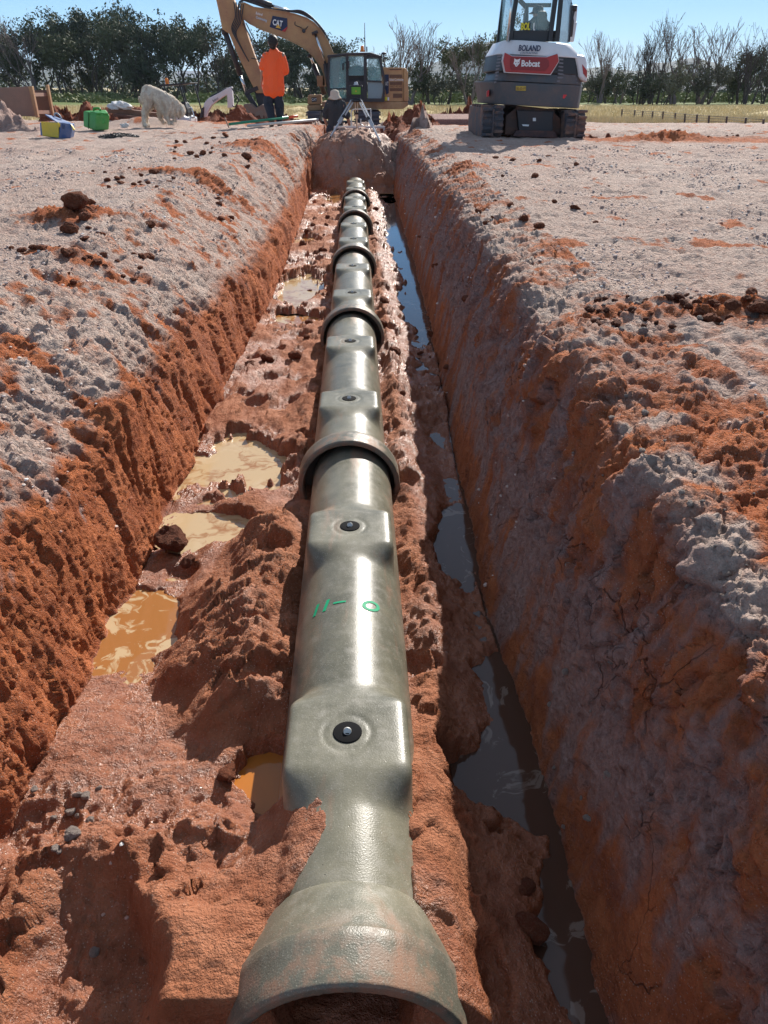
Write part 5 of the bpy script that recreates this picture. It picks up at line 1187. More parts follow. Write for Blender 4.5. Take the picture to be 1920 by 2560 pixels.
RSOIL = clod_mat('heap_soil', (.15, .042, .022), (.28, .085, .042), (.34, .14, .09)); GSOIL = clod_mat('grey_heap_soil', (.40, .27, .23), (.50, .37, .32), (.34, .20, .16))
for m_ in (RSOIL, GSOIL):
    for nd in m_.node_tree.nodes:
        if nd.type == 'BUMP': nd.inputs['Distance'].default_value = .12
def heap(pts, Y, dep, label, mt=RSOIL, k=None, seed=1, n=90, name='spoil_heap'):
    """pts: skyline in display pixels at depth Y; the heap falls away to both sides of that ridge"""
    P3 = [aty(u * DS, v * DS, Y) for u, v in pts]; x0, x1 = P3[0].x, P3[-1].x
    xs = np.linspace(x0 - .25, x1 + .25, max(50, int((x1 - x0) / .035))); hz_ = np.interp(xs, [p.x for p in P3], [p.z for p in P3]); base = min(P3[0].z, P3[-1].z) - .25
    hz_ = base + (hz_ - base) * ss(x0 - .25, x0 + .05, xs) * ss(x1 + .25, x1 - .05, xs)
    ys = np.linspace(-dep, dep, 70); Xg, Yg = np.meshgrid(xs, ys)
    H = base - .15 + (hz_[None] - base + .15) * (1 - (np.abs(Yg) / dep) ** 1.25)
    am = np.clip((H - base) * 2.2, 0, 1); H = H + am * (.07 * fbm(Xg * 1.6, Yg * 1.6, 3, seed) + .045 * facet(Xg * 3, Yg * 3, seed) + .028 * facet(Xg * 8, Yg * 8, seed + 1) + .014 * facet(Xg * 18, Yg * 18, seed + 2))
    Yw = Yg + Y + .08 * pn(Xg * 3, H * 5, seed) * am; idx = np.arange(Xg.size).reshape(Xg.shape)
    F = np.stack([idx[:-1, :-1], idx[:-1, 1:], idx[1:, 1:], idx[1:, :-1]], -1).reshape(-1, 4)
    o = link(name, np_mesh(name, np.stack([Xg, Yw, H], -1).reshape(-1, 3), F), mt); return tag(o, label, 'heap', 'heaps of dug earth')
heap([(440, 262), (455, 246), (480, 233), (500, 236), (520, 246), (560, 258), (600, 262)], 24.5, 1.3, 'dark red heap of dug clay below the small white boom', seed=3)
heap([(95, 238), (115, 234), (180, 238), (300, 240), (400, 242), (500, 246), (570, 250), (620, 256), (690, 258)], 26.0, 1.2, 'long low bank of dark red clay behind the dog', seed=12)
heap([(822, 268), (840, 255), (855, 252), (868, 246), (880, 248), (893, 229), (905, 231), (916, 252), (935, 262), (960, 275), (990, 285)], 21.5, 1.4, 'tall dark red heap with a lump on top, right of the tripod', seed=22)
heap([(810, 290), (835, 283), (860, 276), (880, 282), (900, 276), (925, 280), (950, 290)], 19.3, .9, 'broad red clay heap in front of the tall lumpy one', seed=31)
heap([(925, 262), (945, 256), (970, 250), (990, 244), (1003, 236), (1015, 237), (1035, 246), (1070, 256)], 27.5, 1.4, 'pointed red heap standing beyond the pale slab', seed=42)
heap([(1000, 292), (1025, 280), (1040, 270), (1052, 272), (1070, 268), (1090, 280), (1110, 292)], 17.6, .7, 'small red heap left of the white excavator track', seed=52)
heap([(860, 300), (885, 286), (905, 276), (925, 276), (945, 283), (960, 296), (990, 306)], 17.0, .75, 'grey gravel hummock on the right lip at the far end of the trench', GSOIL, seed=62)
heap([(0, 255), (15, 248), (40, 250), (60, 262), (85, 272)], 18.0, .8, 'grey gravel hummock at the left picture edge', GSOIL, seed=72)
heap([(1250, 300), (1290, 296), (1340, 298), (1400, 303), (1440, 306)], 14.9, .5, 'thin scrape of red earth right of the white excavator', seed=82)
# pale slab between the heaps
b = MB(); a, c = aty(930 * DS, 274 * DS, 22.5), aty(1068 * DS, 257 * DS, 22.5); b.box(a.x, c.x + 1.6, 22.5, 27, a.z - .3, c.z); o = b.build('gravel_platform', SOIL, None, .03); tag(o, 'flat pale gravel platform between the red heaps', 'platform', kind='structure')

# ------------------------------------------------------------------ tripod and laser level
def tripod():
    q = V(740, 190, .14467, 16.7)
    ALU = mat('aluminium', (.62, .64, .66), .38, .7); WOOD = mat('white_ash', (.66, .58, .46), .6)
    top = q(1042, 400, 16.7); root = empty('tripod', (top.x, 16.7, 0)); B = Vector((top.x, 16.7, 0)); tag(root, 'aluminium survey tripod standing on the mound with a green laser level on top', 'tripod')
    for (u, v, Y, mt) in ((600, 1045, 16.3, ALU), (1455, 1135, 16.2, ALU), (1052, 905, 17.15, WOOD)):
        f = q(u, v, Y); dx = (f.x - top.x)
        st = Vector((top.x + (.075 if dx > .2 else -.075 if dx < -.2 else 0), 16.7 + (-.03 if Y < 16.7 else .06), top.z - .03)); m = MB(); d = (f - st)
        for s_ in (-1, 1):
            off = d.cross(Vector((0, 1, 0))).normalized() * .022 * s_
            m.bar(st + off, st + d * .62 + off, .016, .028)
        m.bar(st + d * .45, f, .030, .026)
        lg = m.build('leg', mt, root, .003, 2, shift=B)
        m = MB(); m.bar(st + d * .40, st + d * .46, .075, .045); m.build('leg_clamp', BLK, lg, shift=B)
        m = MB(); m.tube([st + d * .95, f + d.normalized() * .05], [.016, .006], 8); m.build('foot', BLK, lg, shift=B)
    m = MB(); m.lathe([(.085, -.05), (.09, -.03), (.09, 0), (.06, .01)], (top.x, 16.7, top.z), 'z', 24); m.build('head_plate', BLK, root, shift=B)
    r2 = empty('laser_level', (top.x, 16.7, top.z + .01)); tag(r2, 'green and black laser level mounted on the aluminium tripod', 'laser level'); B2 = r2.location.copy()
    G_ = mat('lime_plastic', (.16, .42, .03), .45)
    def bx(name, u0, u1, v0, v1, y0, y1, mt, par=r2, bev=.006):
        a, c = q(u0, v1, 16.62), q(u1, v0, 16.62); mm = MB(); mm.box(a.x, c.x, y0, y1, a.z, c.z); return mm.build(name, mt, par, bev, 2, shift=B2)
    bx('body', 955, 1120, 190, 318, 16.62, 16.80, G_); bx('bumper', 915, 957, 165, 325, 16.60, 16.82, BLK); bx('bumper', 1118, 1155, 165, 325, 16.60, 16.82, BLK); bx('base', 960, 1115, 318, 365, 16.64, 16.78, BLK)
    bx('top_cover', 930, 1145, 160, 190, 16.62, 16.80, BLK)
    m = MB(); c = q(1036, 162, 16.7); m.lathe([(.045, 0), (.045, .02), (.034, .025), (.034, .05), (.02, .06)], tuple(c), 'z', 18); m.build('rotor_housing', mat('silver_cap', (.6, .6, .62), .3, .6), r2, shift=B2)
    m = MB(); m.tube(catmull([q(960, 165, 16.7), q(1000, 95, 16.7), q(1075, 90, 16.7), q(1120, 165, 16.7)], 5), .008, 6); m.build('handle', BLK, r2, shift=B2)
    m = MB(); c = q(1036, 262, 16.615); m.lathe([(.014, -.003), (.014, .003), (.010, .0035), (.010, -.002)], tuple(c), 'y', 18); m.build('lens_ring', YEL, r2, shift=B2)
tripod()

# ------------------------------------------------------------------ small things on the ground
def things():
    q = V(80, 270, .13261, 15.3)
    BL = dirty('blue_plastic', (.045, .12, .30), .4, (.45, .35, .3), .35, 4); YP = dirty('yellow_plastic', (.70, .50, .02), .4, (.35, .25, .15), .35, 5)
    g = q(450, 610, 15.3); root = empty('toolbox', g); tag(root, 'blue and yellow plastic toolbox with its lid ajar on the gravel at the left', 'toolbox')
    def w(u, v, Y=15.3): return q(u, v, Y) - g
    m = MB(); f = [w(150, 270, 15.45), w(500, 290, 15.25), w(530, 570, 15.25), (w(170, 530, 15.45))]
    def slab(pts, dy, name, mt, bev=.008, par=root):
        mm = MB(); p2 = [Vector(p) + Vector(dy) for p in pts]; n = len(pts)
        mm.add(list(pts) + p2, [tuple(range(n)), tuple(range(2 * n - 1, n - 1, -1))] + [(i, n + i, n + (i + 1) % n, (i + 1) % n) for i in range(n)]); return mm.build(name, mt, par, bev, 2)
    slab([w(145, 275, 15.47), w(530, 290, 15.27), w(528, 590, 15.27), w(160, 520, 15.47)], (.06, .36, 0), 'box_body', BL, .012)
    slab([w(165, 258, 15.44), w(500, 272, 15.24), w(505, 565, 15.24), w(195, 528, 15.44)], (0, .035, 0), 'front_tray', YP, .01)
    sl = slab([w(230, 288, 15.40), w(305, 290, 15.37), w(305, 375, 15.37), w(245, 360, 15.40)], (0, .012, 0), 'latch', BLK, .003)
    slab([w(530, 295, 15.24), w(560, 275, 15.22), w(735, 300, 15.34), w(752, 425, 15.36), w(715, 612, 15.36), w(500, 600, 15.24)], (-.02, .25, 0), 'end_panel', BL, .012)
    slab([w(575, 310, 15.225), w(620, 320, 15.25), w(615, 400, 15.25), w(570, 390, 15.225)], (0, .02, .0), 'end_grip', mat('dark_blue', (.02, .06, .16), .4), .004)
    slab([w(240, 112, 15.30), w(420, 150, 15.5), w(735, 275, 15.62), w(700, 300, 15.40), w(480, 268, 15.26)], (0, 0, -.022), 'lid', BL, .006)
    m = MB(); m.tube(catmull([w(430, 150, 15.5), w(425, 110, 15.5), w(470, 100, 15.5), w(530, 150, 15.5), w(560, 210, 15.5)], 5), .014, 8); m.build('handle', mat('grey_grip', (.35, .36, .38), .5), root)
    slab([w(470, 290, 15.23), w(530, 300, 15.23), w(525, 370, 15.22), w(480, 340, 15.22)], (0, .04, 0), 'latch', YP, .008); slab([w(725, 300, 15.33), w(755, 330, 15.33), w(800, 410, 15.3), w(770, 430, 15.3)], (0, .06, 0), 'latch', YP, .008)
    # green container
    GR = dirty('green_plastic', (.05, .30, .045), .4, (.3, .4, .2), .3, 4); g = q(1200, 430, 18.2); root2 = empty('container', g); tag(root2, 'bright green plastic jerry container with a carry handle on the gravel at the left', 'container')
    def w2(u, v, Y=18.2): return q(u, v, Y) - g
    def slab2(pts, dy, name, mt, bev=.012):
        mm = MB(); p2 = [Vector(p) + Vector(dy) for p in pts]; n = len(pts)
        mm.add(list(pts) + p2, [tuple(range(n)), tuple(range(2 * n - 1, n - 1, -1))] + [(i, n + i, n + (i + 1) % n, (i + 1) % n) for i in range(n)]); return mm.build(name, mt, root2, bev, 3)
    mm = MB(); L_ = [w2(960, 50, 18.35), w2(1208, 118, 18.05), w2(1465, 130, 18.15)]; Bt = [w2(965, 355, 18.35), w2(1195, 432, 18.05), w2(1448, 412, 18.15)]
    bk = Vector((.05, .38, .0)); back_t = L_[0] + Vector((.42, .22, .02)); back_b = Bt[0] + Vector((.42, .22, 0))
    mm.add(L_ + [back_t] + Bt + [back_b], [(0, 1, 2, 3), (7, 6, 5, 4), (0, 4, 5, 1), (1, 5, 6, 2), (2, 6, 7, 3), (3, 7, 4, 0)]); mm.build('body', GR, root2, .03, 3)
    mm = MB(); z_ = L_[0].z
    def lerp(a, b, t_): return a + (b - a) * t_
    for t0, t1 in ((.10, .40), (.6, .92)):
        a, b_ = lerp(L_[1], L_[2], t0), lerp(L_[1], L_[2], t1); c_, d_ = a + Vector((-.20, .17, .02)), b_ + Vector((-.20, .17, .02)); up = Vector((0, 0, .03)); mm.add([a, b_, d_, c_, a + up, b_ + up, d_ + up, c_ + up], [(0, 1, 2, 3), (4, 5, 6, 7), (0, 1, 5, 4), (1, 2, 6, 5), (2, 3, 7, 6), (3, 0, 4, 7)])
    mm.build('top_rib', GR, root2, .008)
    mm = MB(); mm.tube(catmull([w2(1165, 60, 18.25), w2(1170, 8, 18.25), w2(1275, 10, 18.25), w2(1285, 60, 18.25)], 4), .022, 8); mm.build('handle', GR, root2)
    mm = MB(); c = w2(1330, 250, 18.10); mm.lathe([(.05, -.006), (.055, .006)], tuple(c), 'y', 24); mm.build('embossed_disc', mat('green_disc', (.07, .34, .06), .45), root2)
    mm = MB(); mm.bar(lerp(L_[0], L_[1], .45) + Vector((0, -.012, 0)), lerp(Bt[0], Bt[1], .45) + Vector((0, -.012, 0)), .015, .012); mm.build('seam', mat('dark_green', (.02, .14, .02), .5), root2)
    # heap of black chain
    qq = V(330, 190, .12658, 15.8); p = atz(298, 343, .01); rnd = random.Random(2); mm = MB()
    for k in range(420):
        a = rnd.random() * 6.28; r_ = rnd.random() ** .6; x, y = .36 * r_ * math.cos(a), .30 * r_ * math.sin(a); z = .01 + .06 * (1 - r_ ** 1.5) * rnd.random() ** .5
        d = Vector([rnd.gauss(0, 1), rnd.gauss(0, 1), rnd.gauss(0, .5)]).normalized(); e = d.cross(Vector((.3, .2, .9))).normalized(); c = Vector((x, y, z))
        ring = [c + d * .026 * math.cos(t_) + e * .014 * math.sin(t_) for t_ in [i * math.pi / 3 for i in range(7)]]; mm.tube(ring, .0055, 5, False)
    o = mm.build('chain', mat('black_chain', (.02, .02, .022), .35, .5)); o.location = (p.x, p.y, hz(p.x, p.y)); tag(o, 'heap of black chain lying on the gravel in front of the dog', 'chain')
    # rusty steel shield at the left edge
    q1 = V(0, 0, .33755, 22.0); g = q1(120, 860, 22); root3 = empty('trench_shield', g); RUST = dirty('dusty_steel_plate', (.26, .16, .12), .75, (.38, .22, .16), .9, 1.2, bump=.2)
    tag(root3, 'dusty brown steel trench shield of two big plates at the left edge', 'trench shield')
    def pl(pts, Y, t_, name, mt, par=root3):
        mm = MB(); pts2 = [q1(u, v, Y) - g for u, v in pts]; mm.prism([(p.x, p.z) for p in pts2], Y - g.y, Y - g.y + t_); return mm.build(name, mt, par, .008)
    pl([(-90, 652), (235, 640), (275, 865), (-90, 850)], 21.7, .08, 'plate', RUST); pl([(248, 668), (348, 664), (388, 862), (285, 872)], 22.6, .08, 'plate', dirty('dark_plate', (.13, .08, .06), .7, (.3, .18, .13), .6, 1.5))
    pl([(208, 640), (236, 638), (282, 868), (262, 872)], 21.6, .12, 'edge_post', TAN2); pl([(336, 630), (352, 626), (396, 860), (380, 862)], 22.5, .12, 'edge_post', TAN2)
    mm = MB(); mm.bar(q1(240, 700, 21.7) - g, q1(345, 700, 22.6) - g, .08, .08); mm.bar(q1(262, 830, 21.7) - g, q1(380, 830, 22.6) - g, .08, .08); mm.build('spreader', RUST, root3)
    # beam with a white sack
    a = q1(795, 815, 20.9); root4 = empty('timber_beam', a); tag(root4, 'long dirty timber beam lying behind the green container under a white sack', 'beam')
    mm = MB(); mm.prism([(p.x, p.z) for p in [q1(u, v, 20.9) - a for u, v in ((795, 797), (960, 812), (1170, 838), (1170, 880), (1050, 872), (930, 850), (797, 838))]], 0, .25); mm.build('plank', dirty('dirty_timber', (.22, .12, .08), .85, (.12, .06, .04), .7, 3), root4, .01)
    mm = MB(); mm.prism([(p.x, p.z) for p in [q1(u, v, 20.8) - a for u, v in ((845, 840), (1165, 880), (1160, 895), (845, 862))]], -.2, .0); mm.build('lower_plank', dirty('dirty_timber2', (.15, .07, .05), .85, (.12, .06, .04), .7, 3), root4, .01)
    c = q1(890, 785, 20.95)
    def sack(c, sx, sy, sz, seed, name, label, cat):
        bm = bmesh.new(); bmesh.ops.create_icosphere(bm, subdivisions=4, radius=1); me = bpy.data.meshes.new(name); bm.to_mesh(me); bm.free()
        n = len(me.vertices); co_ = np.empty(n * 3); me.vertices.foreach_get('co', co_); co_ = co_.reshape(-1, 3)
        k = 1 + .16 * ridge(co_[:, 0] * 1.3 + co_[:, 2], co_[:, 1] * 1.3, 2, seed) - .1; co_ *= k[:, None]; co_[:, 2] = np.maximum(co_[:, 2], -.5); co_ *= np.array([sx, sy, sz]); me.vertices.foreach_set('co', co_.ravel())
        me.polygons.foreach_set('use_smooth', [True] * len(me.polygons)); o = link(name, me, mat('white_cloth', (.72, .70, .68), .8)); o.location = c; return tag(o, label, cat)
    sack(q1(888, 790, 21.0), .30, .2, .12, 5, 'sack', 'crumpled white plastic sack lying on the timber beam', 'sack'); p_ = atz(1000 * .33755, 905 * .33755, .08); sack((p_.x, 19.6, hz(p_.x, 19.6) + .03), .11, .08, .08, 9, 'sack', 'small crumpled white sack on the gravel behind the chain', 'sack')
    # poles and stake
    q2 = V(500, 0, .33755, 19.4); gz0 = .05
    def pole(a, b, r_, mt, label, tip=None):
        A, B_ = q2(*a), q2(*b); o = empty('pole', A); tag(o, label, 'pole'); mm = MB(); mm.tube([Vector((0, 0, 0)), (B_ - A) * (.86 if tip else 1)], r_, 10); mm.build('shaft', mt, o)
        if tip: mm = MB(); mm.tube([(B_ - A) * .86, B_ - A], r_ * 1.02, 10); mm.build('tip', tip, o)
    pole((215, 920, 19.2), (722, 860, 20.2), .028, mat('green_pipe', (.02, .25, .14), .4), 'green pole with an orange end lying behind the orange shirted person', mat('orange_tip', (.7, .09, .03), .5))
    pole((350, 932, 18.7), (876, 886, 19.6), .026, mat('white_pipe', (.62, .60, .55), .5), 'off white pole lying in front of the green one by the trench edge')
    A = q2(182, 868, 19.2); B_ = q2(216, 948, 19.2); mm = MB(); mm.bar(Vector((0, 0, 0)), B_ - A, .035, .025); o = mm.build('stake', mat('weathered_wood', (.30, .19, .14), .85), None, .003); o.location = A; tag(o, 'short leaning wooden stake at the left end of the green pole', 'stake')
    # pale frame with hoops in the pit
    q3 = V(740, 190, .14467, 19.6); g = q3(1090, 900, 19.6); root5 = empty('steel_frame', g); tag(root5, 'pale steel frame with two bent hoops in the pit behind the tripod', 'frame'); GL = mat('galvanised_steel', (.55, .54, .53), .45, .3)
    mm = MB(); mm.bar(q3(668, 885, 19.5) - g, q3(1522, 885, 19.5) - g, .06, .05); mm.build('rail', GL, root5, .005)
    mm = MB(); mm.bar(q3(1522, 870, 19.5) - g, q3(1522, 980, 19.5) - g, .04, .04); mm.bar(q3(668, 870, 19.5) - g, q3(668, 980, 19.5) - g, .04, .04); mm.build('rail_end', GL, root5)
    for pts in ([(960, 900), (955, 640), (985, 585), (1040, 578), (1250, 575), (1292, 600), (1298, 880)], [(1120, 740), (1122, 830), (1160, 860), (1172, 890)]):
        mm = MB(); mm.tube(catmull([q3(u, v, 19.65) - g for u, v in pts], 5), .014, 8); mm.build('hoop', GL, root5)
things()
# ------------------------------------------------------------------ trees, scrub, fence, far hills, air
BARK = mat('bark', (.085, .062, .052), .95); BARKP = mat('pale_bark', (.20, .15, .14), .9)
def leafmat(name, c1, c2):
    m = mat(name, c1, .7, spec=.25); t = NT(m); o = t.obj(); n = t.noise(o, .8, 4, .7); n2 = t.n('ShaderNodeTexWhiteNoise', noise_dimensions='3D', ins={0: t.n('ShaderNodeVectorMath', operation='SNAP', ins={0: o, 1: (.5, .5, .5)})}).outputs[0]
    oi = t.n('ShaderNodeObjectInfo').outputs['Random']; c = t.mix(t.math('ADD', t.math('MULTIPLY', n2, .4), t.mr(n, .35, .7, 0, .7)), c1, c2); t.set(t.b, 'Base Color', t.mix(t.math('MULTIPLY', oi, .55), c, t.mix(.5, tuple(min(1, v * 1.9) for v in c2), (.14, .12, .07)))); return m
LF = [leafmat('dark_leaf', (.024, .038, .024), (.085, .105, .055)), leafmat('olive_leaf', (.045, .060, .028), (.105, .115, .050)), leafmat('grey_leaf', (.060, .065, .045), (.13, .125, .080)), leafmat('fresh_leaf', (.09, .12, .035), (.20, .22, .08)), leafmat('grey_green_leaf', (.075, .085, .055), (.17, .17, .11))]
def tree_meshes(seed, H, W, trunkH, nl, leaves, droop=.3, dens=1.0, multi=3, spread=.5, leaf=.16, top=1.0, thick=1.0):
    """returns (wood mesh builder, leaf verts, leaf faces)"""
    rnd = random.Random(seed); wood = MB(); tips = []
    def grow(p, d, ln, r_, lev):
        pts = [p]; rad = [r_]; n = 4
        for i in range(n):
            d = (d + Vector((rnd.gauss(0, .13), rnd.gauss(0, .13), .05 if lev < 2 else .02 * top))).normalized(); p = p + d * ln / n; pts.append(p); rad.append(max(r_ * (1 - .58 * (i + 1) / n), .008 * thick))
            if lev >= 1: tips.append((p, lev))
        wood.tube(pts, rad, 6 if lev < 2 else 4, False)
        if lev < nl:
            k = rnd.randint(3, 4) if lev < 2 else rnd.randint(2, 3)
            for j in range(k):
                f = rnd.uniform(.35, 1.0) if j else 1.0; i = min(n, max(1, int(round(f * n)))); q_ = pts[i]
                a = rnd.random() * 6.28; s_ = spread * rnd.uniform(.5, 1.2); nd = (d + Vector((math.cos(a) * s_, math.sin(a) * s_, rnd.uniform(-.05, .25) * top))).normalized()
                grow(q_, nd, ln * rnd.uniform(.55, .82), rad[i] * .85, lev + 1)
    for m in range(multi):
        a = rnd.random() * 6.28; b0 = Vector((math.cos(a) * .12 * multi, math.sin(a) * .12 * multi, -.3)); d0 = Vector((math.cos(a) * .12 * (multi - 1), math.sin(a) * .12 * (multi - 1), 1)).normalized()
        grow(b0, d0, H * trunkH * rnd.uniform(.85, 1.1), H * .018 * thick * rnd.uniform(.7, 1.1) / (multi ** .3), 0)
    zmax = sorted(t_[0].z for t_ in tips)[int(len(tips) * (.965 if leaves > 1000 else .999)) - 1]; xmax = max(1e-3, sorted(abs(t_[0].x) for t_ in tips)[int(len(tips) * .95)])
    kz, kx = H / zmax, W / 2 / xmax
    vs, fs = [], []
    if leaves:
        tp = [t_ for t_ in tips if t_[1] >= 2]
        for k in range(int(leaves * dens)):
            p, lv = tp[rnd.randrange(len(tp))] if k % 3 else tp[(k * 7) % len(tp)]
            c = Vector((p.x * kx + rnd.gauss(0, .03 * H), p.y * kx + rnd.gauss(0, .03 * H), p.z * kz + rnd.gauss(0, .022 * H) - droop * rnd.random() ** 2 * H * .10))
            s_ = leaf * rnd.uniform(.5, 1.3); d = Vector((rnd.gauss(0, 1), rnd.gauss(0, 1), rnd.gauss(0, 1) - droop * 2)).normalized(); e = d.cross(Vector((rnd.gauss(0, 1), rnd.gauss(0, 1), rnd.gauss(0, 1)))).normalized()
            i = len(vs); vs += [c - d * s_, c + e * s_ * .42, c + d * s_, c - e * s_ * .42]; fs.append((i, i + 1, i + 2, i + 3))
    wood.v = [(x * kx, y * kx, z * kz) for x, y, z in wood.v]
    return wood, vs, fs
TPL = {}
def tree(kind, px, top_px, base_px, Y, label, group, seed=0, w=None, rot=None):
    b = aty(px, base_px, Y); t_ = aty(px, top_px, Y); H = t_.z - b.z
    key = (kind, seed)
    if key not in TPL:
        cfg = {'euc': dict(H=8, W=6.0, trunkH=.42, nl=4, leaves=5200, spread=.66, multi=2, leaf=.17, droop=.5), 'cas': dict(H=8, W=4.6, trunkH=.5, nl=4, leaves=5600, spread=.42, multi=2, leaf=.15, droop=.9),
               'bush': dict(H=5, W=5.4, trunkH=.25, nl=3, leaves=3400, spread=.9, multi=4, leaf=.16, droop=.5), 'bare': dict(H=8, W=4.6, trunkH=.38, nl=4, leaves=0, spread=.40, multi=3, top=1.8, thick=1.9), 'thin': dict(H=8, W=3.6, trunkH=.42, nl=4, leaves=260, spread=.36, multi=2, leaf=.10, top=1.6, thick=1.7)}[kind]
        wood, vs, fs = tree_meshes(seed * 17 + 5, **cfg); me_l = np_mesh('crown', [tuple(v) for v in vs], fs, False) if fs else None
        wm = bpy.data.meshes.new('trunk'); wm.from_pydata(wood.v, [], wood.f); wm.polygons.foreach_set('use_smooth', [True] * len(wm.polygons)); wm.update()
        TPL[key] = (wm, me_l, cfg['H'], cfg['W'])
    wm, ml, H0, W0 = TPL[key]
    root = empty({'euc': 'eucalyptus_tree', 'cas': 'casuarina_tree', 'bush': 'bushy_tree', 'bare': 'bare_tree', 'thin': 'bare_tree'}[kind], b); tag(root, label, 'tree', group)
    mt = BARKP if kind in ('bare', 'thin') and seed % 2 else BARK
    def inst(name, me, m_):
        kk = (name, kind, seed, m_.name)
        if kk not in TPL: m2 = me.copy(); m2.materials.append(m_); TPL[kk] = m2
        o = bpy.data.objects.new(name, TPL[kk]); col.objects.link(o); o.parent = root
    inst('trunk', wm, mt)
    if ml: inst('crown', ml, LF[{'euc': 1, 'cas': 0, 'bush': ([4, 1, 4, 2] if px > 900 else [0, 1, 0, 1])[seed % 4], 'thin': 2}[kind]])
    s_ = H / H0; ws = s_ if w is None else w / W0; root.scale = (ws, ws, s_); root.rotation_euler = (0, 0, (seed * 2.1 + px * .37) % 6.28)
    return root
gl = 'tall trees of the dark belt on the left'
L_T = [('cas', -30, 70, 0, 7.5), ('cas', 30, 66, 1, 7), ('thin', 85, 44, 1, 4), ('cas', 118, 66, 2, 7), ('euc', 165, 40, 0, 8), ('cas', 215, 44, 3, 6.5), ('cas', 262, 60, 1, 7), ('bush', 300, 120, 0, 6), ('euc', 338, 28, 1, 8.5), ('cas', 405, 38, 0, 4.5), ('euc', 478, 50, 2, 9), ('cas', 440, 75, 2, 5), ('thin', 545, 45, 0, 4), ('bush', 545, 110, 2, 6),
       ('euc', 640, 130, 0, 6), ('cas', 700, 95, 1, 6), ('euc', 752, 90, 2, 7.5), ('cas', 800, 120, 3, 6), ('euc', 835, 98, 1, 6), ('bush', 590, 150, 1, 6), ('bush', 690, 170, 3, 6), ('bush', 780, 165, 0, 6), ('bush', 60, 120, 3, 7), ('bush', 200, 130, 1, 7), ('bush', 410, 140, 0, 6)]
lw = {'cas': 'dense dark casuarina', 'euc': 'open crowned eucalyptus', 'bush': 'low bushy tree', 'thin': 'thin half bare tree'}
where = ['cut by the left picture edge', 'second from the left edge', 'with a spiky tip above the steel plates', 'right of the spiky one at the far left', 'with the widest dome above the yellow toolbox', 'directly above the green container', 'left of the tall open eucalyptus', 'under the tall open eucalyptus', 'tallest, straight above the dog rump', 'with a spiky top above the dog head', 'broad, left of the excavator stick', 'behind the small black canopy', 'seen just left of the excavator stick', 'behind the small white boom',
         'behind the excavator stick', 'behind the orange shirted person', 'under the raised boom', 'under the bend of the boom', 'peeping over the boom beside the cab', 'low behind the excavator bucket', 'low between the person and the boom', 'low left of the excavator cab', 'low behind the steel plates', 'low behind the yellow toolbox', 'low behind the dog']
for (k, px, tp, sd, w_), wh in zip(L_T, where):
    tree(k, px, tp, 250, 100 + (sd * 3.1 + px * .07) % 9, lw[k] + ' ' + wh, gl, sd, w_)
gr = 'trees beyond the grass field'
R_T = [('bare', 940, 78, 0, 5.5, 'bare tree whose twigs rise just right of the cab roof'), ('bare', 1022, 46, 1, 5.5, 'tall bare tree between the two excavators, the highest there'), ('bare', 1076, 68, 2, 4, 'bare many stemmed tree right of the highest one between the excavators'), ('bush', 1050, 150, 1, 5, 'olive bush under the bare trees between the excavators'),
       ('euc', 1118, 104, 2, 5.5, 'leafy dark eucalyptus between the bare trees and the white excavator'), ('bare', 1172, 75, 3, 5, 'slender bare tree left of the white excavator'), ('euc', 1228, 56, 0, 3.6, 'tall leafy tree rising against the left side of the white excavator'), ('bush', 1170, 185, 2, 5, 'low bush left of the white excavator'),
       ('bare', 1492, 74, 1, 4, 'bare tree nearest the right side of the white excavator'), ('bush', 1530, 162, 1, 5, 'round green bush right of the white excavator'), ('bare', 1545, 98, 3, 4, 'leaning bare tree second right of the white excavator'), ('bare', 1598, 62, 0, 4.5, 'many stemmed bare tree in the middle of the right field'), ('bare', 1632, 42, 2, 4, 'tall bare tree with upright pale stems, right field'),
       ('thin', 1680, 27, 1, 3.6, 'tallest thin tree of the right field with feathery twigs'), ('bush', 1640, 158, 0, 4.5, 'green bush under the tall pale stems'), ('bush', 1692, 148, 2, 5, 'grey green bush under the tallest thin tree'), ('bare', 1758, 48, 1, 6, 'wide spreading bare tree of the right field'), ('bush', 1762, 158, 3, 6, 'green bush under the wide spreading bare tree'),
       ('thin', 1842, 52, 0, 3.8, 'thin grey tree near the right edge'), ('bare', 1868, 72, 2, 3.6, 'bare tree leaning right beside the thin grey one'), ('bush', 1838, 140, 1, 5, 'dense dark bush under the thin grey tree'), ('euc', 1898, 130, 1, 5, 'dark leafy tree standing at the right picture edge'), ('bush', 1925, 128, 0, 5, 'leafy tree cut by the right picture edge'), ('bush', 1460, 170, 2, 5, 'bush half hidden by the white excavator'),
       ('bush', 1590, 185, 1, 5, 'small bush below the many stemmed bare tree'), ('bush', 985, 175, 0, 6, 'dark bush behind the tan engine cover'), ('bush', 1100, 190, 3, 5, 'low bush under the leafy dark eucalyptus'), ('euc', 905, 150, 0, 5, 'tree seen through the cab of the tan excavator')]
for k, px, tp, sd, w_, lb in R_T: tree(k, px, tp + (10 if k == 'bush' else 0), 263 if px > 1300 else 256, 72 + (sd * 2.3 + px * .013) % 7, lb, gr, sd, w_ * (.62 if k == 'bush' else .8))
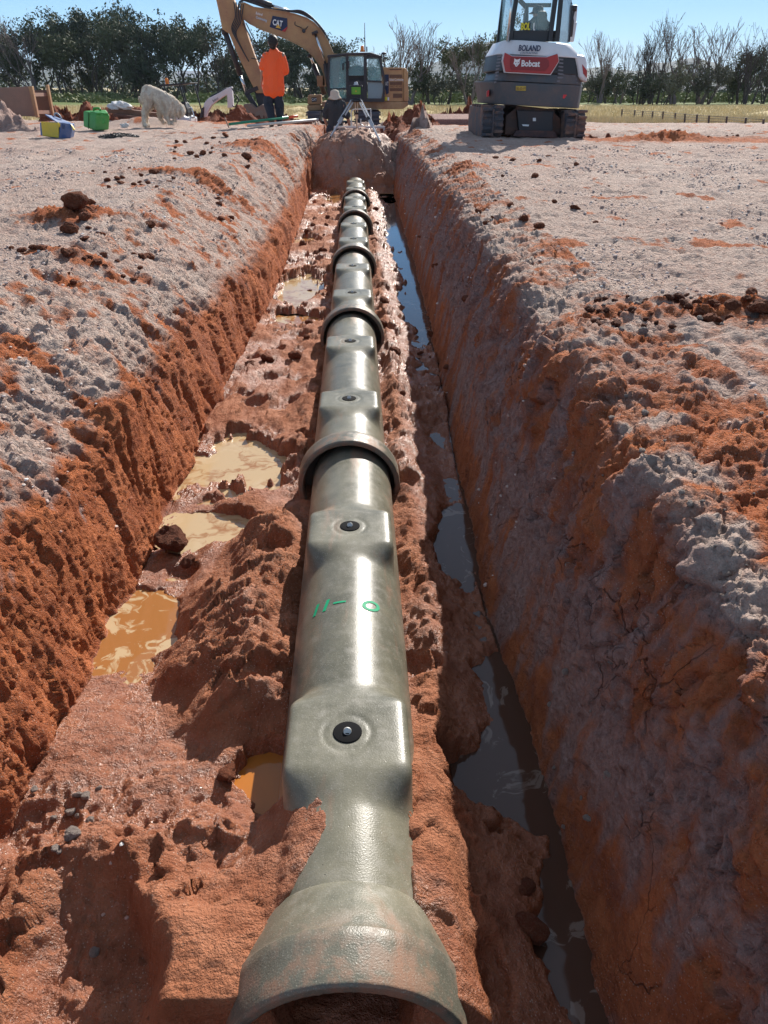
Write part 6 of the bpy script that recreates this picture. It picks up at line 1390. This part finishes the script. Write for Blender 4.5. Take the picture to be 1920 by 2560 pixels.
def foliage_strip(name, x0, x1, y0, y1, n, h0, h1, s0, s1, mt, label, seed, zf=None, up=.0):
    r_ = np.random.RandomState(seed); x = r_.uniform(x0, x1, n); y = y0 + (y1 - y0) * r_.rand(n) ** 1.3; base = gz(x, y); hh = h0 + (h1 - h0) * np.clip(.5 + .9 * fbm(x * .12, y * .1, 3, seed), 0, 1)
    z = base + hh * r_.rand(n) * (1 if up == 0 else .15); s_ = r_.uniform(s0, s1, n)[:, None]
    d = r_.normal(size=(n, 3)); d[:, 2] = np.abs(d[:, 2]) + up; d /= np.linalg.norm(d, axis=1)[:, None]; e = np.cross(d, r_.normal(size=(n, 3))); e /= np.linalg.norm(e, axis=1)[:, None]
    c = np.stack([x, y, z], -1); w_ = .4 if up == 0 else .09
    V = np.stack([c - d * s_ * (1 if up == 0 else .1), c + e * s_ * w_, c + d * s_ * (1 if up == 0 else 2), c - e * s_ * w_], 1).reshape(-1, 3)
    return tag(link(name, np_mesh(name, V, np.arange(4 * n).reshape(-1, 4), False), mt), label, 'vegetation', kind='stuff')
foliage_strip('scrub', -75, 95, 112, 140, 38000, .8, 3.0, .15, .42, LF[0], 'dark scrub closing the gaps behind the tree belt', 4)
foliage_strip('undergrowth', -65, 75, 84, 100, 42000, .15, .8, .10, .30, LF[3], 'green undergrowth at the foot of the trees', 6)
DG = leafmat('dry_grass_blade', (.50, .38, .18), (.72, .58, .34)); 
foliage_strip('dry_grass', -24, 34, 32.5, 62, 90000, .0, .1, .05, .12, DG, 'dry golden grass of the field beyond the site', 8, up=1.2)
foliage_strip('dry_grass', 8, 23, 27.3, 33, 24000, .0, .05, .05, .13, DG, 'dry grass inside the wire fence at the right', 9, up=1.2)
# ground of that nearer grass strip
# wire fence at the right
fr_ = empty('wire_fence', aty(1900, 318, 25)); tag(fr_, 'low wire fence on thin dark posts along the dry grass at the right', 'fence'); fb = fr_.location.copy()
POST = mat('star_post', (.10, .07, .06), .7); tops = []
for u, vt, vb in ((395, 945, 998), (505, 950, 1003), (575, 958, 1010), (660, 960, 1020), (750, 962, 1034), (855, 975, 1045), (940, 980, 1055), (1043, 988, 1066), (1147, 996, 1075), (1300, 1005, 1078), (1465, 1016, 1095), (1618, 1028, 1108)):
    px, py = 1440 + u * .28933, vb * .28933; p = atz(px, py, -.17); t_ = aty(px + (1.2 if u > 300 else 0), vt * .28933, p.y); m = MB(); m.bar(p - fb - Vector((0, 0, .15)), t_ - fb, .045, .045); m.build('post', POST, fr_); tops.append((p, t_))
for k, f in enumerate((.35, .65, .92)):
    m = MB(); m.tube([a + (b_ - a) * f - fb for a, b_ in tops], .006, 4); m.build('wire', POST, fr_)
for k, (px, py0, py1) in enumerate(((620 * .193 + 900, 1400, 1470), (1130 * .193 + 900, 1395, 1440), (1495 * .193 + 900, 1395, 1450))):
    p = aty(px, py1 * .193, 36); t_ = aty(px, py0 * .193, 36); m = MB(); m.bar(p - Vector((0, 0, .2)), t_, .04, .04); o = m.build('fence_post', POST); tag(o, ['thin lone fence post beyond the tan engine cover', 'thin lone fence post in the grass between the excavators', 'thin lone fence post just left of the white excavator'][k], 'post')
# long dark shed beyond the right trees
a, c = aty(1525, 240, 150), aty(1925, 222, 150); z0 = -.8; sh = empty('shed', ((a.x + c.x) / 2, 155, z0)); tag(sh, 'long low dark shed behind the bare trees at the right', 'shed'); B = sh.location.copy()
m = MB(); m.box(a.x, c.x, 150, 158, z0, c.z - .3); m.build('wall', mat('shed_wall', (.06, .065, .08), .7), sh, shift=B); m = MB(); m.prism([(149.5, c.z - .3), (154, c.z + .5), (158.5, c.z - .3)], a.x - .4, c.x + .4, 'x'); m.build('roof', mat('shed_roof', (.12, .13, .15), .9, spec=.1), sh, shift=B)
m = MB(); a2, c2 = aty(20, 200, 150), aty(60, 180, 150); 
for k, (px, py, w_, lb) in enumerate(((520, 205, 5, 'pale blue shed glimpsed between trunks left of the excavator stick'), (610, 198, 4, 'small pale house glimpsed under the excavator stick'))):
    p = aty(px, py, 160); hs = empty('house', (p.x, 160, -.9)); tag(hs, lb, 'house'); m = MB(); m.box(-w_, w_, -2, 3, 0, 3.2); m.build('wall', mat('pale_wall', (.45, .50, .56), .7), hs); m = MB(); m.prism([(-2.4, 3.2), (.5, 4.3), (3.4, 3.2)], -w_ - .3, w_ + .3, 'x'); m.build('roof', mat('tin_roof', (.5, .52, .55), .4), hs)
# hills
def hills():
    xs = np.linspace(-2600, 2600, 300); ys = np.linspace(0, 900, 24); X, Yg = np.meshgrid(xs, ys)
    H = (34 + 16 * fbm(X * .0016, Yg * .001, 4, 5) + 6 * np.exp(-((X - 300) / 500) ** 2)) * np.sin(np.clip(Yg / 900, 0, 1) * np.pi) ** .7 * 1.25 - 3
    idx = np.arange(X.size).reshape(X.shape); F = np.stack([idx[:-1, :-1], idx[:-1, 1:], idx[1:, 1:], idx[1:, :-1]], -1).reshape(-1, 4)
    m = mat('hill_scrub', (.05, .07, .045), .95); t = NT(m); t.set(t.b, 'Base Color', t.mix(t.mr(t.noise(t.obj(), .02, 5, .7), .4, .6), (.035, .05, .035), (.14, .14, .08)))
    tag(link('hills', np_mesh('hills', np.stack([X, Yg + 2000, H], -1).reshape(-1, 3), F), m), kind='structure')
hills()
m = MB(); m.box(-2700, 2700, -30, 3000, -6, 75); hm = bpy.data.materials.new('haze'); hm.use_nodes = True; nt_ = hm.node_tree; nt_.nodes.remove(nt_.nodes['Principled BSDF']); pv = nt_.nodes.new('ShaderNodeVolumePrincipled')
pv.inputs['Color'].default_value = (.70, .82, 1, 1); pv.inputs['Density'].default_value = .00016; nt_.links.new(pv.outputs[0], nt_.nodes['Material Output'].inputs['Volume'])
HAZE = tag(m.build('haze', hm), kind='stuff')
# ------------------------------------------------------------------ camera, sun and sky
cam = bpy.data.cameras.new('camera'); co = bpy.data.objects.new('camera', cam); col.objects.link(co)
cam.sensor_fit = 'VERTICAL'; cam.sensor_height = 34.6; cam.lens = 34.6 * FPX / 2560; cam.clip_end = 6000; cam.clip_start = .02
co.location = (0, 0, CZ); co.rotation_euler = (R(90) - PITCH, 0, -YAW)
sc.camera = co
sv = Vector((.31, .79, .53)).normalized()
sun = bpy.data.lights.new('sun', 'SUN'); so = bpy.data.objects.new('sun', sun); col.objects.link(so)
sun.energy = 5.0; sun.angle = R(.55); sun.color = (1, .94, .86)
so.rotation_euler = sv.to_track_quat('Z', 'Y').to_euler()
w = bpy.data.worlds.new('World'); sc.world = w; w.use_nodes = True
nt = w.node_tree; bg = nt.nodes['Background']; sky = nt.nodes.new('ShaderNodeTexSky'); sky.sky_type = 'NISHITA'; sky.sun_disc = False
sky.sun_elevation = math.asin(sv.z); sky.sun_rotation = math.atan2(sv.x, sv.y); sky.altitude = 200; sky.air_density = 1.0; sky.dust_density = .3; sky.ozone_density = 2.5
tc = nt.nodes.new('ShaderNodeTexCoord'); sx = nt.nodes.new('ShaderNodeSeparateXYZ'); nt.links.new(tc.outputs['Generated'], sx.inputs[0])
cr_ = nt.nodes.new('ShaderNodeValToRGB'); nt.links.new(sx.outputs[2], cr_.inputs[0]); e = cr_.color_ramp.elements
e.new(.12); e.new(.35); e.new(.5)
for q, (pp, cc) in zip(e, [(0, (.55, .72, .84)), (.05, (.33, .58, .82)), (.13, (.11, .32, .64)), (.35, (.17, .24, .36)), (1, (.22, .25, .30))]): q.position = pp; q.color = (*cc, 1)
mx = nt.nodes.new('ShaderNodeMix'); mx.data_type = 'RGBA'; mx.inputs[0].default_value = .9
sm = nt.nodes.new('ShaderNodeMix'); sm.data_type = 'RGBA'; sm.blend_type = 'MULTIPLY'; sm.inputs[0].default_value = 1; nt.links.new(sky.outputs[0], sm.inputs[6]); sm.inputs[7].default_value = (.1, .1, .1, 1)
nt.links.new(sm.outputs[2], mx.inputs[6]); nt.links.new(cr_.outputs[0], mx.inputs[7]); nt.links.new(mx.outputs[2], bg.inputs[0]); bg.inputs[1].default_value = 1.0
sc.view_settings.view_transform = 'Standard'; sc.view_settings.look = 'None'; sc.view_settings.gamma = 1; sc.view_settings.exposure = .55
sc.cycles.use_denoising = True; sc.cycles.max_bounces = 6; sc.cycles.use_adaptive_sampling = True; sc.cycles.adaptive_threshold = .015
sc.cycles.transparent_max_bounces = 16; sc.cycles.sample_clamp_indirect = 6
sc.render.film_transparent = False
